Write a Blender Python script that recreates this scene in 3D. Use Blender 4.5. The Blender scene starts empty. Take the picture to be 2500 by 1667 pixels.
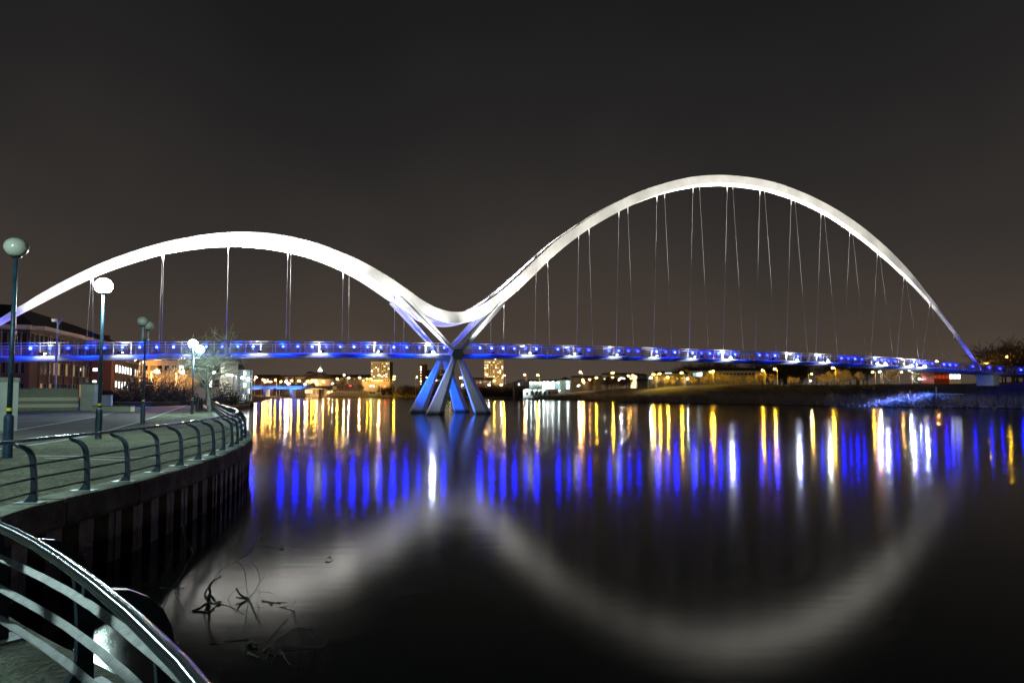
import bpy, math, random
import numpy as np
from mathutils import Vector, Matrix
from mathutils.bvhtree import BVHTree
R = random.Random(7)
rad = math.radians
S = bpy.context.scene
COL = S.collection

# ------------------------------------------------------------------ camera
EYE = 2.98                      # metres above the river
PITCH = rad(3.3)
cam_d = bpy.data.cameras.new('camera')
cam_d.sensor_width = 36.0
cam_d.lens = 24.0
cam_d.shift_y = 28.4 / 2500.0
cam_d.clip_start = 0.05
cam_d.clip_end = 9000
cam = bpy.data.objects.new('camera', cam_d)
cam.location = (0, 0, EYE)
cam.rotation_euler = (rad(90) + PITCH, 0, 0)
COL.objects.link(cam)
S.camera = cam

# ------------------------------------------------------------------ night sky (town glow low down, near black high up)
W = bpy.data.worlds.new('World')
S.world = W
W.use_nodes = True
wn, wl = W.node_tree.nodes, W.node_tree.links
wn.clear()
wo = wn.new('ShaderNodeOutputWorld')
bg = wn.new('ShaderNodeBackground')
tc = wn.new('ShaderNodeTexCoord')
sp = wn.new('ShaderNodeSeparateXYZ')
rp = wn.new('ShaderNodeValToRGB')
nz = wn.new('ShaderNodeTexNoise')
nz.inputs['Scale'].default_value = 2.2
nz.inputs['Detail'].default_value = 3
mul = wn.new('ShaderNodeMath'); mul.operation = 'MULTIPLY_ADD'
mul.inputs[1].default_value = 0.30
ad = wn.new('ShaderNodeMath'); ad.operation = 'SUBTRACT'; ad.inputs[1].default_value = 0.15
cr = rp.color_ramp
cr.elements[0].position = 0.0;  cr.elements[0].color = (.080, .060, .046, 1)
cr.elements[1].position = 0.85; cr.elements[1].color = (.008, .0078, .0085, 1)
for pos, c in ((.06, (.062, .047, .037)), (.21, (.035, .0305, .0275)), (.37, (.0185, .0172, .0170)), (.50, (.0125, .0118, .0122))):
    e = cr.elements.new(pos); e.color = (*c, 1)
wl.new(tc.outputs['Generated'], sp.inputs[0])
wl.new(tc.outputs['Generated'], nz.inputs['Vector'])
wl.new(nz.outputs['Fac'], mul.inputs[0])
wl.new(sp.outputs['Z'], mul.inputs[2])
wl.new(mul.outputs[0], ad.inputs[0])
wl.new(ad.outputs[0], rp.inputs['Fac'])
wl.new(rp.outputs['Color'], bg.inputs['Color'])
bg.inputs['Strength'].default_value = 1.0
wl.new(bg.outputs[0], wo.inputs[0])

S.view_settings.view_transform = 'Standard'
S.view_settings.look = 'None'
S.view_settings.exposure = 0.0
S.view_settings.gamma = 1.0
S.cycles.use_denoising = True
S.cycles.max_bounces = 4
S.cycles.diffuse_bounces = 1
S.cycles.glossy_bounces = 2
S.cycles.transparent_max_bounces = 4
S.cycles.volume_bounces = 0
S.cycles.sample_clamp_indirect = 8.0
S.cycles.use_light_tree = True
S.cycles.caustics_reflective = False
S.cycles.caustics_refractive = False

# ------------------------------------------------------------------ helpers
FPX = 1666.7
def px(u, v, y=None, z=None):
    """point seen at photo pixel (u, v), at world depth y or at height z"""
    a = (u - 1250) / FPX
    b = -(v - 833.5 - 28.4) / FPX
    d = Vector((a, math.cos(PITCH) - b * math.sin(PITCH), math.sin(PITCH) + b * math.cos(PITCH)))
    t = y / d.y if y is not None else (z - EYE) / d.z
    return Vector((0, 0, EYE)) + d * t

WLOC = {}
def reg(o, wloc):
    WLOC[o.name] = Vector(wloc)

def thing(name, label, cat, loc=(0, 0, 0), rz=0.0, group=None, kind=None):
    o = bpy.data.objects.new(name, None)
    o.empty_display_size = 0.3
    COL.objects.link(o)
    o.location = loc
    o.rotation_euler = (0, 0, rz)
    tag(o, label, cat, group, kind)
    reg(o, loc)
    return o

def tag(o, label=None, cat=None, group=None, kind=None):
    if label: o['label'] = label
    if cat: o['category'] = cat
    if group: o['group'] = group
    if kind: o['kind'] = kind
    return o

def link_mesh(name, me, parent=None, local=False):
    o = bpy.data.objects.new(name, me)
    COL.objects.link(o)
    if parent is not None:
        o.parent = parent
        if not local:
            o.location = -WLOC[parent.name]
    reg(o, (0, 0, 0))
    return o

def copy_tree(o, parent=None):
    c = o.copy()
    COL.objects.link(c)
    c.parent = parent
    for ch in list(o.children):
        copy_tree(ch, c)
    reg(c, c.location)
    return c

class MB:
    def __init__(s):
        s.v = []; s.f = []
    def add(s, vs, fs):
        n = len(s.v)
        s.v += [tuple(p) for p in vs]
        s.f += [tuple(i + n for i in f) for f in fs]
        return s
    def box(s, c, d, rz=0.0, M=None):
        x, y, z = d[0] / 2, d[1] / 2, d[2] / 2
        vs = [Vector((i * x, j * y, k * z)) for i in (-1, 1) for j in (-1, 1) for k in (-1, 1)]
        if rz:
            m = Matrix.Rotation(rz, 3, 'Z'); vs = [m @ p for p in vs]
        if M is not None:
            vs = [M @ p for p in vs]
        c = Vector(c)
        return s.add([p + c for p in vs], [(0, 1, 3, 2), (4, 6, 7, 5), (0, 4, 5, 1), (2, 3, 7, 6), (0, 2, 6, 4), (1, 5, 7, 3)])
    def prism(s, poly, z0, z1):
        n = len(poly)
        vs = [(p[0], p[1], z0) for p in poly] + [(p[0], p[1], z1) for p in poly]
        return s.add(vs, [tuple(range(n - 1, -1, -1)), tuple(range(n, 2 * n))] + [(i, (i + 1) % n, n + (i + 1) % n, n + i) for i in range(n)])
    def loft(s, rings, cap=True, closed=False):
        n = len(rings[0]); m = len(rings)
        vs = [p for r in rings for p in r]
        fs = []
        for i in range(m if closed else m - 1):
            a = i * n; b = ((i + 1) % m) * n
            for j in range(n):
                k = (j + 1) % n
                fs.append((a + j, a + k, b + k, b + j))
        if cap and not closed:
            fs.append(tuple(range(n - 1, -1, -1)))
            fs.append(tuple((m - 1) * n + j for j in range(n)))
        return s.add(vs, fs)
    def tube(s, pts, r, n=6, cap=True):
        pts = [Vector(p) for p in pts]
        rr = r if isinstance(r, (list, tuple)) else [r] * len(pts)
        rings = []
        for i, p in enumerate(pts):
            t = (pts[min(i + 1, len(pts) - 1)] - pts[max(i - 1, 0)])
            if t.length < 1e-9: t = Vector((0, 0, 1))
            t.normalize()
            up = Vector((0, 0, 1)) if abs(t.z) < .95 else Vector((1, 0, 0))
            a = t.cross(up).normalized(); b = a.cross(t)
            rings.append([p + (a * math.cos(k * 2 * math.pi / n) + b * math.sin(k * 2 * math.pi / n)) * rr[i] for k in range(n)])
        return s.loft(rings, cap)
    def lathe(s, c, prof, n=16):
        c = Vector(c)
        return s.loft([[c + Vector((r * math.cos(k * 2 * math.pi / n), r * math.sin(k * 2 * math.pi / n), z)) for k in range(n)] for r, z in prof])
    def ball(s, c, r, rz=None, n=12, m=8):
        rz = r if rz is None else rz
        return s.lathe(c, [(r * math.sin(math.pi * (i + .02) / (m + .04)), -rz * math.cos(math.pi * (i + .02) / (m + .04))) for i in range(m + 1)], n)
    def mesh(s, name, mat, smooth=False):
        me = bpy.data.meshes.new(name)
        me.from_pydata(s.v, [], s.f)
        me.materials.append(mat)
        if smooth:
            me.polygons.foreach_set('use_smooth', [True] * len(me.polygons))
        me.update()
        return me
    def build(s, name, mat, parent=None, smooth=False, local=False):
        return link_mesh(name, s.mesh(name, mat, smooth), parent, local)

def spline(xs, ys):
    xs = np.array(xs, float); ys = np.array(ys, float)
    m = np.gradient(ys, xs)
    def f(x):
        x = min(max(x, xs[0]), xs[-1])
        i = min(max(int(np.searchsorted(xs, x)) - 1, 0), len(xs) - 2)
        h = xs[i + 1] - xs[i]; t = (x - xs[i]) / h
        return float((2*t**3 - 3*t*t + 1) * ys[i] + (t**3 - 2*t*t + t) * h * m[i] + (-2*t**3 + 3*t*t) * ys[i+1] + (t**3 - t*t) * h * m[i+1])
    return f

def catmull(P, step):
    P = [Vector(p) for p in P]
    Q = [P[0] * 2 - P[1]] + P + [P[-1] * 2 - P[-2]]
    out = []
    for i in range(1, len(Q) - 2):
        a, b, c, d = Q[i-1:i+3]
        n = max(1, int((c - b).length / step))
        for k in range(n):
            t = k / n
            out.append(.5 * (2*b + (c - a)*t + (2*a - 5*b + 4*c - d)*t*t + (3*b - a - 3*c + d)*t**3))
    out.append(P[-1])
    return out

# ------------------------------------------------------------------ materials
def mat(name, col, rough=.6, metal=0.0, var=.25, scale=4.0, bump=0.0, bscale=None, spec=.5, detail=6.0, col2=None, stretch=None, lo=.3, hi=.7):
    m = bpy.data.materials.new(name)
    m.use_nodes = True
    n, l = m.node_tree.nodes, m.node_tree.links
    b = n['Principled BSDF']
    b.inputs['Roughness'].default_value = rough
    b.inputs['Metallic'].default_value = metal
    b.inputs['Specular IOR Level'].default_value = spec
    t = n.new('ShaderNodeTexCoord')
    mp = n.new('ShaderNodeMapping')
    if stretch: mp.inputs['Scale'].default_value = stretch
    l.new(t.outputs['Object'], mp.inputs['Vector'])
    no = n.new('ShaderNodeTexNoise')
    no.inputs['Scale'].default_value = scale
    no.inputs['Detail'].default_value = detail
    no.inputs['Roughness'].default_value = .65
    l.new(mp.outputs[0], no.inputs['Vector'])
    r = n.new('ShaderNodeValToRGB')
    c2 = col2 or tuple(min(1, c * (1 + var)) for c in col)
    c1 = tuple(c * (1 - var) for c in col)
    r.color_ramp.elements[0].position = lo; r.color_ramp.elements[0].color = (*c1, 1)
    r.color_ramp.elements[1].position = hi; r.color_ramp.elements[1].color = (*c2, 1)
    l.new(no.outputs['Fac'], r.inputs['Fac'])
    l.new(r.outputs['Color'], b.inputs['Base Color'])
    if bump:
        n2 = n.new('ShaderNodeTexNoise')
        n2.inputs['Scale'].default_value = bscale or scale * 4
        n2.inputs['Detail'].default_value = 4
        l.new(mp.outputs[0], n2.inputs['Vector'])
        bp = n.new('ShaderNodeBump')
        bp.inputs['Strength'].default_value = bump
        bp.inputs['Distance'].default_value = .05
        l.new(n2.outputs['Fac'], bp.inputs['Height'])
        l.new(bp.outputs['Normal'], b.inputs['Normal'])
    return m

def emis(name, col, strength):
    m = bpy.data.materials.new(name)
    m.use_nodes = True
    n, l = m.node_tree.nodes, m.node_tree.links
    n.remove(n['Principled BSDF'])
    e = n.new('ShaderNodeEmission')
    e.inputs['Color'].default_value = (*col, 1)
    e.inputs['Strength'].default_value = strength
    l.new(e.outputs[0], n['Material Output'].inputs['Surface'])
    return m

def bricks(name, c1, c2, mortar, scale, bw=.5, rh=.25, rough=.85):
    m = bpy.data.materials.new(name)
    m.use_nodes = True
    n, l = m.node_tree.nodes, m.node_tree.links
    b = n['Principled BSDF']; b.inputs['Roughness'].default_value = rough
    t = n.new('ShaderNodeTexCoord'); geo = n.new('ShaderNodeSeparateXYZ')
    l.new(t.outputs['Object'], geo.inputs[0])
    a = n.new('ShaderNodeMath'); a.operation = 'ADD'
    l.new(geo.outputs['X'], a.inputs[0]); l.new(geo.outputs['Y'], a.inputs[1])
    cmb = n.new('ShaderNodeCombineXYZ')
    l.new(a.outputs[0], cmb.inputs['X']); l.new(geo.outputs['Z'], cmb.inputs['Y'])
    br = n.new('ShaderNodeTexBrick')
    br.inputs['Color1'].default_value = (*c1, 1); br.inputs['Color2'].default_value = (*c2, 1); br.inputs['Mortar'].default_value = (*mortar, 1)
    br.inputs['Scale'].default_value = scale
    br.inputs['Mortar Size'].default_value = .012
    br.inputs['Brick Width'].default_value = bw; br.inputs['Row Height'].default_value = rh
    l.new(cmb.outputs[0], br.inputs['Vector'])
    l.new(br.outputs['Color'], b.inputs['Base Color'])
    return m

def mottle(m, scale, dark, coord='Object', lo=.38, hi=.6):
    """multiply the colour by large soft patches (damp, wear)"""
    n, l = m.node_tree.nodes, m.node_tree.links
    b = n['Principled BSDF']; src = b.inputs['Base Color'].links[0].from_socket
    t = n.new('ShaderNodeTexCoord'); no = n.new('ShaderNodeTexNoise')
    no.inputs['Scale'].default_value = scale; no.inputs['Detail'].default_value = 5
    l.new(t.outputs[coord], no.inputs['Vector'])
    r = n.new('ShaderNodeValToRGB'); r.color_ramp.elements[0].position = lo; r.color_ramp.elements[1].position = hi
    r.color_ramp.elements[0].color = (*dark, 1); r.color_ramp.elements[1].color = (1, 1, 1, 1)
    l.new(no.outputs['Fac'], r.inputs['Fac'])
    mx = n.new('ShaderNodeMix'); mx.data_type = 'RGBA'; mx.blend_type = 'MULTIPLY'; mx.inputs[0].default_value = 1.0
    l.new(src, mx.inputs[6]); l.new(r.outputs['Color'], mx.inputs[7]); l.new(mx.outputs[2], b.inputs['Base Color'])
    return m

def tide_mark(m, z0, z1, weed):
    """weed and slime below a ragged line just above the water"""
    n, l = m.node_tree.nodes, m.node_tree.links
    b = n['Principled BSDF']; src = b.inputs['Base Color'].links[0].from_socket
    t = n.new('ShaderNodeTexCoord'); sx = n.new('ShaderNodeSeparateXYZ'); l.new(t.outputs['Object'], sx.inputs[0])
    no = n.new('ShaderNodeTexNoise'); no.inputs['Scale'].default_value = 5; no.inputs['Detail'].default_value = 5
    l.new(t.outputs['Object'], no.inputs['Vector'])
    ma = n.new('ShaderNodeMath'); ma.operation = 'MULTIPLY_ADD'; ma.inputs[1].default_value = .4
    l.new(no.outputs['Fac'], ma.inputs[0]); l.new(sx.outputs['Z'], ma.inputs[2])
    mr = n.new('ShaderNodeMapRange'); mr.inputs[1].default_value = z0 + .2; mr.inputs[2].default_value = z1 + .2
    l.new(ma.outputs[0], mr.inputs[0])
    mx = n.new('ShaderNodeMix'); mx.data_type = 'RGBA'
    mx.inputs[6].default_value = (*weed, 1)
    l.new(mr.outputs[0], mx.inputs[0]); l.new(src, mx.inputs[7]); l.new(mx.outputs[2], b.inputs['Base Color'])
    return m

M = {}
M['white_steel'] = mat('white_painted_steel', (.78, .78, .76), .45, var=.10, scale=.35)
M['grey_steel'] = mat('grey_steel', (.42, .44, .45), .35, .6, var=.1, scale=3)
M['cable'] = mat('cable_steel', (.46, .46, .45), .4, .0, var=.05)
M['stainless'] = mat('stainless', (.66, .66, .68), .28, .9, var=.06, scale=6)
M['deck'] = mat('deck_paint', (.42, .45, .50), .5, var=.12, scale=.8)
M['leg'] = mat('pier_paint', (.36, .38, .40), .4, .1, var=.12, scale=1.5)
M['node'] = mat('node_paint', (.16, .165, .16), .55, var=.15, scale=2)
M['blue_paint'] = mat('dark_blue_paint', (.020, .050, .085), .36, var=.35, scale=14, bump=.12, bscale=60)
M['bar_paint'] = mat('flat_bar_paint', (.05, .057, .068), .48, .3, var=.8, scale=9, bump=.12, bscale=45)
M['handrail'] = mat('handrail_paint', (.045, .075, .095), .16, .6, var=.3, scale=20, bump=.015, bscale=60)
M['plate'] = mat('galvanised_plate', (.30, .33, .36), .5, .6, var=.25, scale=12)
M['globe_off'] = mat('globe_acrylic', (.42, .44, .38), .12, var=.06, scale=3)
M['yellow'] = mat('yellow_band', (.75, .65, .03), .5, var=.1)
M['concrete'] = mat('coping_concrete', (.21, .225, .18), .9, var=.5, scale=2.2, bump=.6, bscale=22)
M['pile'] = mat('sheet_pile_steel', (.26, .31, .28), .7, .0, var=.55, scale=3.0, bump=.4, bscale=14, col2=(.38, .41, .34))
M['gravel'] = mat('bonded_gravel', (.105, .112, .066), .95, var=.8, scale=16, bump=1.0, bscale=50, detail=5, lo=.38, hi=.62)
M['tarmac'] = mat('path_tarmac', (.060, .052, .047), .9, var=.3, scale=6, bump=.4, bscale=60)
M['plaza'] = mat('plaza_paving', (.13, .135, .125), .85, var=.25, scale=1.2, bump=.3, bscale=40)
M['grass'] = mat('mown_grass', (.030, .052, .020), .95, var=.5, scale=3, bump=.7, bscale=40)
M['bank'] = mat('bank_grass', (.042, .040, .024), .95, var=.5, scale=.25, bump=.8, bscale=3)
M['soil'] = mat('town_ground', (.06, .055, .045), .95, var=.4, scale=.1, bump=.3)
M['edging'] = mat('stone_edging', (.34, .34, .33), .8, var=.2, scale=5)
M['bark'] = mat('bark', (.15, .125, .09), .9, var=.35, scale=8, bump=.5)
M['twig'] = mat('twigs', (.34, .27, .15), .9, var=.3, scale=3)
M['pale_twig'] = mat('pale_twigs', (.115, .12, .095), .85, var=.3, scale=3)
M['dark_twig'] = mat('dark_twigs', (.07, .055, .05), .95, var=.3, scale=2)
M['reed'] = mat('dry_reed', (.20, .155, .10), .9, var=.4, scale=2)
M['shrub'] = mat('bush_leaf', (.035, .034, .026), .9, var=.5, scale=3)
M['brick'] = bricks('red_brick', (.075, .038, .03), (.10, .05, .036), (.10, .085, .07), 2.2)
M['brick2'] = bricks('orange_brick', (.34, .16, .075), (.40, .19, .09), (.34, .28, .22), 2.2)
M['wall_dark'] = bricks('grey_block', (.20, .20, .165), (.24, .235, .19), (.15, .15, .13), 1.6)
M['wall_pale'] = bricks('cream_brick', (.52, .50, .37), (.60, .57, .42), (.30, .29, .24), 4.4)
M['render'] = mat('pale_render', (.40, .42, .38), .85, var=.15, scale=1.5, bump=.2)
M['render2'] = mat('cream_render', (.36, .31, .22), .85, var=.12, scale=.3)
M['roof'] = mat('slate_roof', (.055, .05, .05), .7, var=.3, scale=1.0)
M['soffit'] = mat('white_soffit', (.34, .33, .33), .7, var=.1)
M['glass'] = mat('dark_glass', (.012, .014, .018), .08, var=.2)
M['frame'] = mat('window_frame', (.17, .17, .17), .5, var=.1)
M['metal_dark'] = mat('dark_metal', (.035, .036, .04), .45, .4, var=.2)
M['pole'] = mat('galvanised_pole', (.30, .30, .28), .55, .4, var=.15)
M['car'] = mat('dark_car_paint', (.02, .022, .03), .2, .3, var=.1)
M['rubber'] = mat('rubber', (.02, .02, .02), .8, var=.1)
M['white_wall'] = mat('white_wall', (.62, .62, .64), .8, var=.12, scale=2)
M['rock'] = mat('bank_rock', (.20, .19, .17), .9, var=.45, scale=1.5, bump=.6)
M['sign'] = mat('white_sign', (.6, .58, .6), .6, var=.05)
M['red_panel'] = mat('red_panel', (.22, .02, .015), .5, var=.15)
M['driftwood'] = mat('driftwood', (.035, .034, .026), .85, var=.4, scale=14, bump=.6)

mottle(M['gravel'], .35, (.55, .58, .48)); mottle(M['gravel'], 1.6, (.72, .74, .66), lo=.42, hi=.54)
mottle(M['plaza'], .22, (.55, .55, .55)); mottle(M['tarmac'], .5, (.6, .6, .6)); mottle(M['concrete'], .9, (.45, .5, .38))
mottle(M['bank'], .08, (.55, .6, .5)); mottle(M['blue_paint'], 7, (.6, .62, .65), lo=.4, hi=.52); mottle(M['white_steel'], .5, (.86, .86, .84), lo=.35, hi=.65)
tide_mark(M['leg'], .15, .55, (.03, .035, .02)); tide_mark(M['pile'], .35, .55, (.022, .028, .018))
E_ = {}
E_['globe'] = emis('lit_globe', (.70, 1.0, .93), 760)
E_['amber'] = emis('amber_lantern', (1.0, .42, .08), 1000)
E_['amber_big'] = emis('strong_amber_lantern', (1.0, .50, .15), 2200)
E_['sodium'] = emis('sodium_lantern', (1.0, .56, .03), 800)
E_['white'] = emis('white_lantern', (.80, .95, 1.0), 700)
E_['white_big'] = emis('strong_white_lantern', (.85, .97, 1.0), 1800)
E_['red'] = emis('red_signal', (1.0, .02, .04), 140)
E_['green'] = emis('green_signal', (.05, 1.0, .60), 90)
E_['sodium_park'] = emis('park_sodium_lantern', (1.0, .56, .03), 1800)
E_['led_a'] = emis('blue_led_bright', (.0025, .006, 1.0), 680)
E_['led_b'] = emis('blue_led', (.002, .005, 1.0), 360)
E_['led_c'] = emis('blue_led_dim', (.0015, .004, 1.0), 150)
E_['flood'] = emis('floodlight_face', (.88, .92, 1.0), 90)
E_['flood_hot'] = emis('strong_floodlight_face', (.85, .92, 1.0), 2200)
E_['win_w'] = emis('lit_window_white', (.92, 1.0, .95), 2.2)
E_['win_c'] = emis('lit_window_cool', (.55, .95, .95), .8)
E_['win_a'] = emis('lit_window_amber', (1.0, .70, .32), 1.8)
E_['win_d'] = emis('lit_window_dim', (1.0, .60, .2), .35)
E_['win_big'] = emis('lit_shopfront', (.92, 1.0, .98), 5.0)
E_['blue_strip'] = emis('blue_light_strip', (.03, .10, 1.0), 9)
E_['cupola'] = emis('cupola_floodlit_glow', (.95, 1.0, 1.0), 3.0)  # floodlighting of the cupola put in as its own glow

def spot(loc, target, power, size, col, parent=None, blend=.9, radius=.12, name='spot_light'):
    d = bpy.data.lights.new(name, 'SPOT')
    d.energy = power
    d.color = col
    d.spot_size = min(rad(170), size)
    d.spot_blend = blend
    d.shadow_soft_size = radius
    o = bpy.data.objects.new(name, d)
    COL.objects.link(o)
    v = Vector(target) - Vector(loc)
    o.rotation_euler = v.to_track_quat('-Z', 'Y').to_euler()
    if parent is not None:
        o.parent = parent
        o.location = Vector(loc) - WLOC[parent.name]
    else:
        o.location = loc
    return o
ARCH_GAIN = 1.0

# ================================================================== SETTING
# ---- river
def water_material():
    m = bpy.data.materials.new('river_water')
    m.use_nodes = True
    n, l = m.node_tree.nodes, m.node_tree.links
    n.remove(n['Principled BSDF'])
    gl = n.new('ShaderNodeBsdfGlossy'); gl.distribution = 'BECKMANN'
    gl.inputs['Roughness'].default_value = WATER_ROUGH
    df = n.new('ShaderNodeBsdfDiffuse'); df.inputs['Color'].default_value = (.004, .0045, .0045, 1)
    fr = n.new('ShaderNodeFresnel'); fr.inputs['IOR'].default_value = 1.33
    mx = n.new('ShaderNodeMixShader')
    g2 = n.new('ShaderNodeBsdfGlossy'); g2.distribution = 'BECKMANN'; g2.inputs['Roughness'].default_value = WATER_ROUGH * 1.55
    m2 = n.new('ShaderNodeMixShader'); m2.inputs[0].default_value = .20      # calmer and choppier moments of a long exposure
    l.new(gl.outputs[0], m2.inputs[1]); l.new(g2.outputs[0], m2.inputs[2])
    l.new(fr.outputs[0], mx.inputs[0]); l.new(df.outputs[0], mx.inputs[1]); l.new(m2.outputs[0], mx.inputs[2])
    l.new(mx.outputs[0], n['Material Output'].inputs['Surface'])
    t = n.new('ShaderNodeTexCoord')
    def noise(sc, scale, det):
        mp = n.new('ShaderNodeMapping'); mp.inputs['Scale'].default_value = sc
        l.new(t.outputs['Object'], mp.inputs['Vector'])
        no = n.new('ShaderNodeTexNoise'); no.inputs['Scale'].default_value = scale; no.inputs['Detail'].default_value = det
        l.new(mp.outputs[0], no.inputs['Vector'])
        return no
    a = noise((.35, 1.6, 1), 2.0, 4)
    c = noise((.5, 1.0, 1), .16, 2)
    b1 = n.new('ShaderNodeBump'); b1.inputs['Strength'].default_value = .35; b1.inputs['Distance'].default_value = .0022
    l.new(a.outputs['Fac'], b1.inputs['Height'])
    b2 = n.new('ShaderNodeBump'); b2.inputs['Strength'].default_value = .5; b2.inputs["Distance"].default_value = .008
    l.new(c.outputs['Fac'], b2.inputs['Height'])
    l.new(b1.outputs['Normal'], b2.inputs['Normal'])
    l.new(b2.outputs['Normal'], gl.inputs['Normal']); l.new(b2.outputs['Normal'], g2.inputs['Normal'])
    return m
WATER_ROUGH = .122
wtr = MB().add([(-900, -200, 0), (900, -200, 0), (900, 3500, 0), (-900, 3500, 0)], [(0, 1, 2, 3)]).build('river', water_material())
tag(wtr, 'dark still river reflecting the bridge lights', 'river', kind='structure')

# ---- promenade edge (line of the railing feet), near to far
ZW = 1.28
NEARB = [(.75, -30), (.75, -8), (.72, -3), (.70, -1), (.60, 0), (.35, .8), (.05, 1.35), (-.27, 1.72), (-.54, 2.06), (-.98, 2.50), (-1.46, 2.98), (-1.92, 3.46), (-2.42, 3.95), (-3.47, 4.72), (-4.6, 5.65), (-5.75, 6.85), (-6.62, 8.15), (-7.15, 9.4)]
POSTB = [(-7.29, 10.51), (-7.28, 11.80), (-7.28, 13.03), (-7.44, 14.46), (-7.57, 15.75), (-7.80, 17.15), (-7.96, 18.34), (-8.35, 19.91), (-8.62, 21.16), (-8.88, 22.22), (-9.34, 23.71), (-9.77, 25.12)]
FARB = [(-10.9, 28), (-12.4, 31.5), (-15.2, 37), (-19.2, 45.5), (-26.2, 60.5), (-35.5, 80), (-47.5, 111), (-48.6, 114.5), (-50.5, 125), (-53.5, 140)]
BASE = catmull([(x, y, 0) for x, y in NEARB + POSTB + FARB], .35)
def normals(P):
    out = []
    for i in range(len(P)):
        t = (P[min(i + 1, len(P) - 1)] - P[max(i - 1, 0)]).normalized()
        out.append(Vector((t.y, -t.x, 0)))      # towards the water
    return out
BN = normals(BASE)
COPE = [p + n * .22 for p, n in zip(BASE, BN)]
SHORE_L = [(-66, 175), (-80, 215), (-100, 280), (-121, 355), (-150, 440), (-165, 520), (-230, 3200)]

# ground sheet of the left bank
g = MB()
edge = [Vector((p.x, p.y, 0)) for p in COPE[::3]] + [Vector((x, y, 0)) for x, y in SHORE_L]
inl = [0, .02, .05, .12, .3, 1.0]
rows = []
for p in edge:
    zz = ZW if p.y < 150 else ZW - .2
    rows.append([(p.x + (-950 - p.x) * k, p.y, (zz - .004 if p.y < 150 or k > 0 else 0.05)) for k in inl])
vs = [q for r in rows for q in r]; nc = len(inl)
fs = [(i * nc + j, i * nc + j + 1, (i + 1) * nc + j + 1, (i + 1) * nc + j) for i in range(len(rows) - 1) for j in range(nc - 1)]
gr = g.add(vs, fs).build('ground', M['plaza'])
tag(gr, 'paved ground of the near river bank', 'ground', kind='structure')

def strip(name, A, B, z, m, label):
    vs = [(p[0], p[1], z) for p in A] + [(p[0], p[1], z) for p in B]
    n = len(A)
    o = MB().add(vs, [(i, i + 1, n + i + 1, n + i) for i in range(n - 1)]).build(name, m)
    return tag(o, label, name.replace('_', ' '), kind='structure')
# bonded gravel promenade between coping and path
gi = [i for i in range(0, len(COPE), 2) if COPE[i].y < 100]
def path_edge(y):
    return spline([-30, 5, 13, 20, 27, 33, 45, 57, 75, 100], [-17, -16, -15.3, -15.2, -16.6, -18.9, -23.7, -28.8, -36.5, -47])(y)
strip('promenade', [(COPE[i].x - .38, COPE[i].y) for i in gi], [(path_edge(COPE[i].y), COPE[i].y) for i in gi], ZW, M['gravel'], 'bonded gravel promenade along the curved quay')
ys = np.linspace(-30, 100, 60)
strip('path', [(path_edge(y) - .14, y) for y in ys], [(path_edge(y) - 4.2 + .0 * y, y) for y in ys], ZW + .002, M['tarmac'], 'dark tarmac path along the promenade')
for off, w in ((0.0, .14), (-4.2, .16)):
    b = MB()
    b.loft([[(path_edge(y) + off - w, y, ZW - .1), (path_edge(y) + off, y, ZW - .1), (path_edge(y) + off, y, ZW + .012), (path_edge(y) + off - w, y, ZW + .012)] for y in ys])
    o = b.build('kerb', M['edging'])
    tag(o, 'pale stone edging on the %s side of the dark path' % ('river' if off == 0 else 'building'), 'kerb', kind='structure')
# two pale drain channels in the gravel
for v0, k in ((1113.5, 'farther'), (1119.5, 'nearer')):
    a = px(60 if k == 'farther' else 110, v0 - 1.5, z=ZW); c = px(395 if k == 'farther' else 330, v0 + 4.0, z=ZW)
    d = (c - a); L = d.length
    b = MB().box((a + c) / 2 + Vector((0, 0, .001)), (L, .07, .016), rz=math.atan2(d.y, d.x))
    o = b.build('drain_channel', M['edging'])
    tag(o, '%s of the two thin pale drain lines crossing the gravel' % k, 'drain')
# lawn behind the low brick wall
lw = [px(228, 999, z=ZW), px(345, 999, z=ZW), px(400, 987, z=ZW), px(232, 983, z=ZW)]
o = MB().add([(p.x, p.y, ZW + .006) for p in lw], [(0, 1, 2, 3)]).build('lawn', M['grass'])
tag(o, 'small dark lawn behind the low brick wall', 'lawn', kind='structure')

# ---- far bank terrain
SH = [(-150, 560), (-118, 436), (-92, 448), (-69, 460), (-45, 428), (-24, 398), (-6, 345), (9.3, 308), (24, 263), (37, 207), (46, 188), (56, 171), (64, 159), (71, 148), (77, 142), (82, 134), (87, 128), (93, 123), (103, 117), (140, 98), (230, 50), (420, -60)]
SH = [Vector((x, y, 0)) for x, y in SH]
SHc = catmull(SH, 4.0)
def crest(x, y):       # height of the top of the bank
    return spline([-200, -70, -24, 9, 24, 37, 56, 77, 93, 140, 420], [4.2, 4.0, 3.6, 2.6, 4.4, 5.4, 5.2, 5.0, 5.3, 7.5, 9])(x)
PRO = [(0, -.4), (.6, .02), (2, .07), (6, .22), (13, .5), (22, .82), (32, .98), (46, 1.0), (80, 1.0), (160, 1.03), (500, 1.2), (2600, 1.6)]
FV = []; FF = []
for i, p in enumerate(SHc):
    k = min(1, max(0, (p.x + 30) / 70))
    d = Vector((.72 * k, 1 - .30 * k, 0)).normalized()
    for dist, fr in PRO:
        q = p + d * dist
        w = 0.35 * math.sin(q.x * .11 + q.y * .05) + .25 * math.sin(q.y * .19 - q.x * .07)
        zz = crest(p.x, p.y) * fr + (w * min(1, dist / 20) * .5 if dist < 100 else 0)
        if dist == 0: zz = -.4
        FV.append((q.x, q.y, zz))
nP = len(PRO)
for i in range(len(SHc) - 1):
    for j in range(nP - 1):
        FF.append((i * nP + j, (i + 1) * nP + j, (i + 1) * nP + j + 1, i * nP + j + 1))
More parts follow.
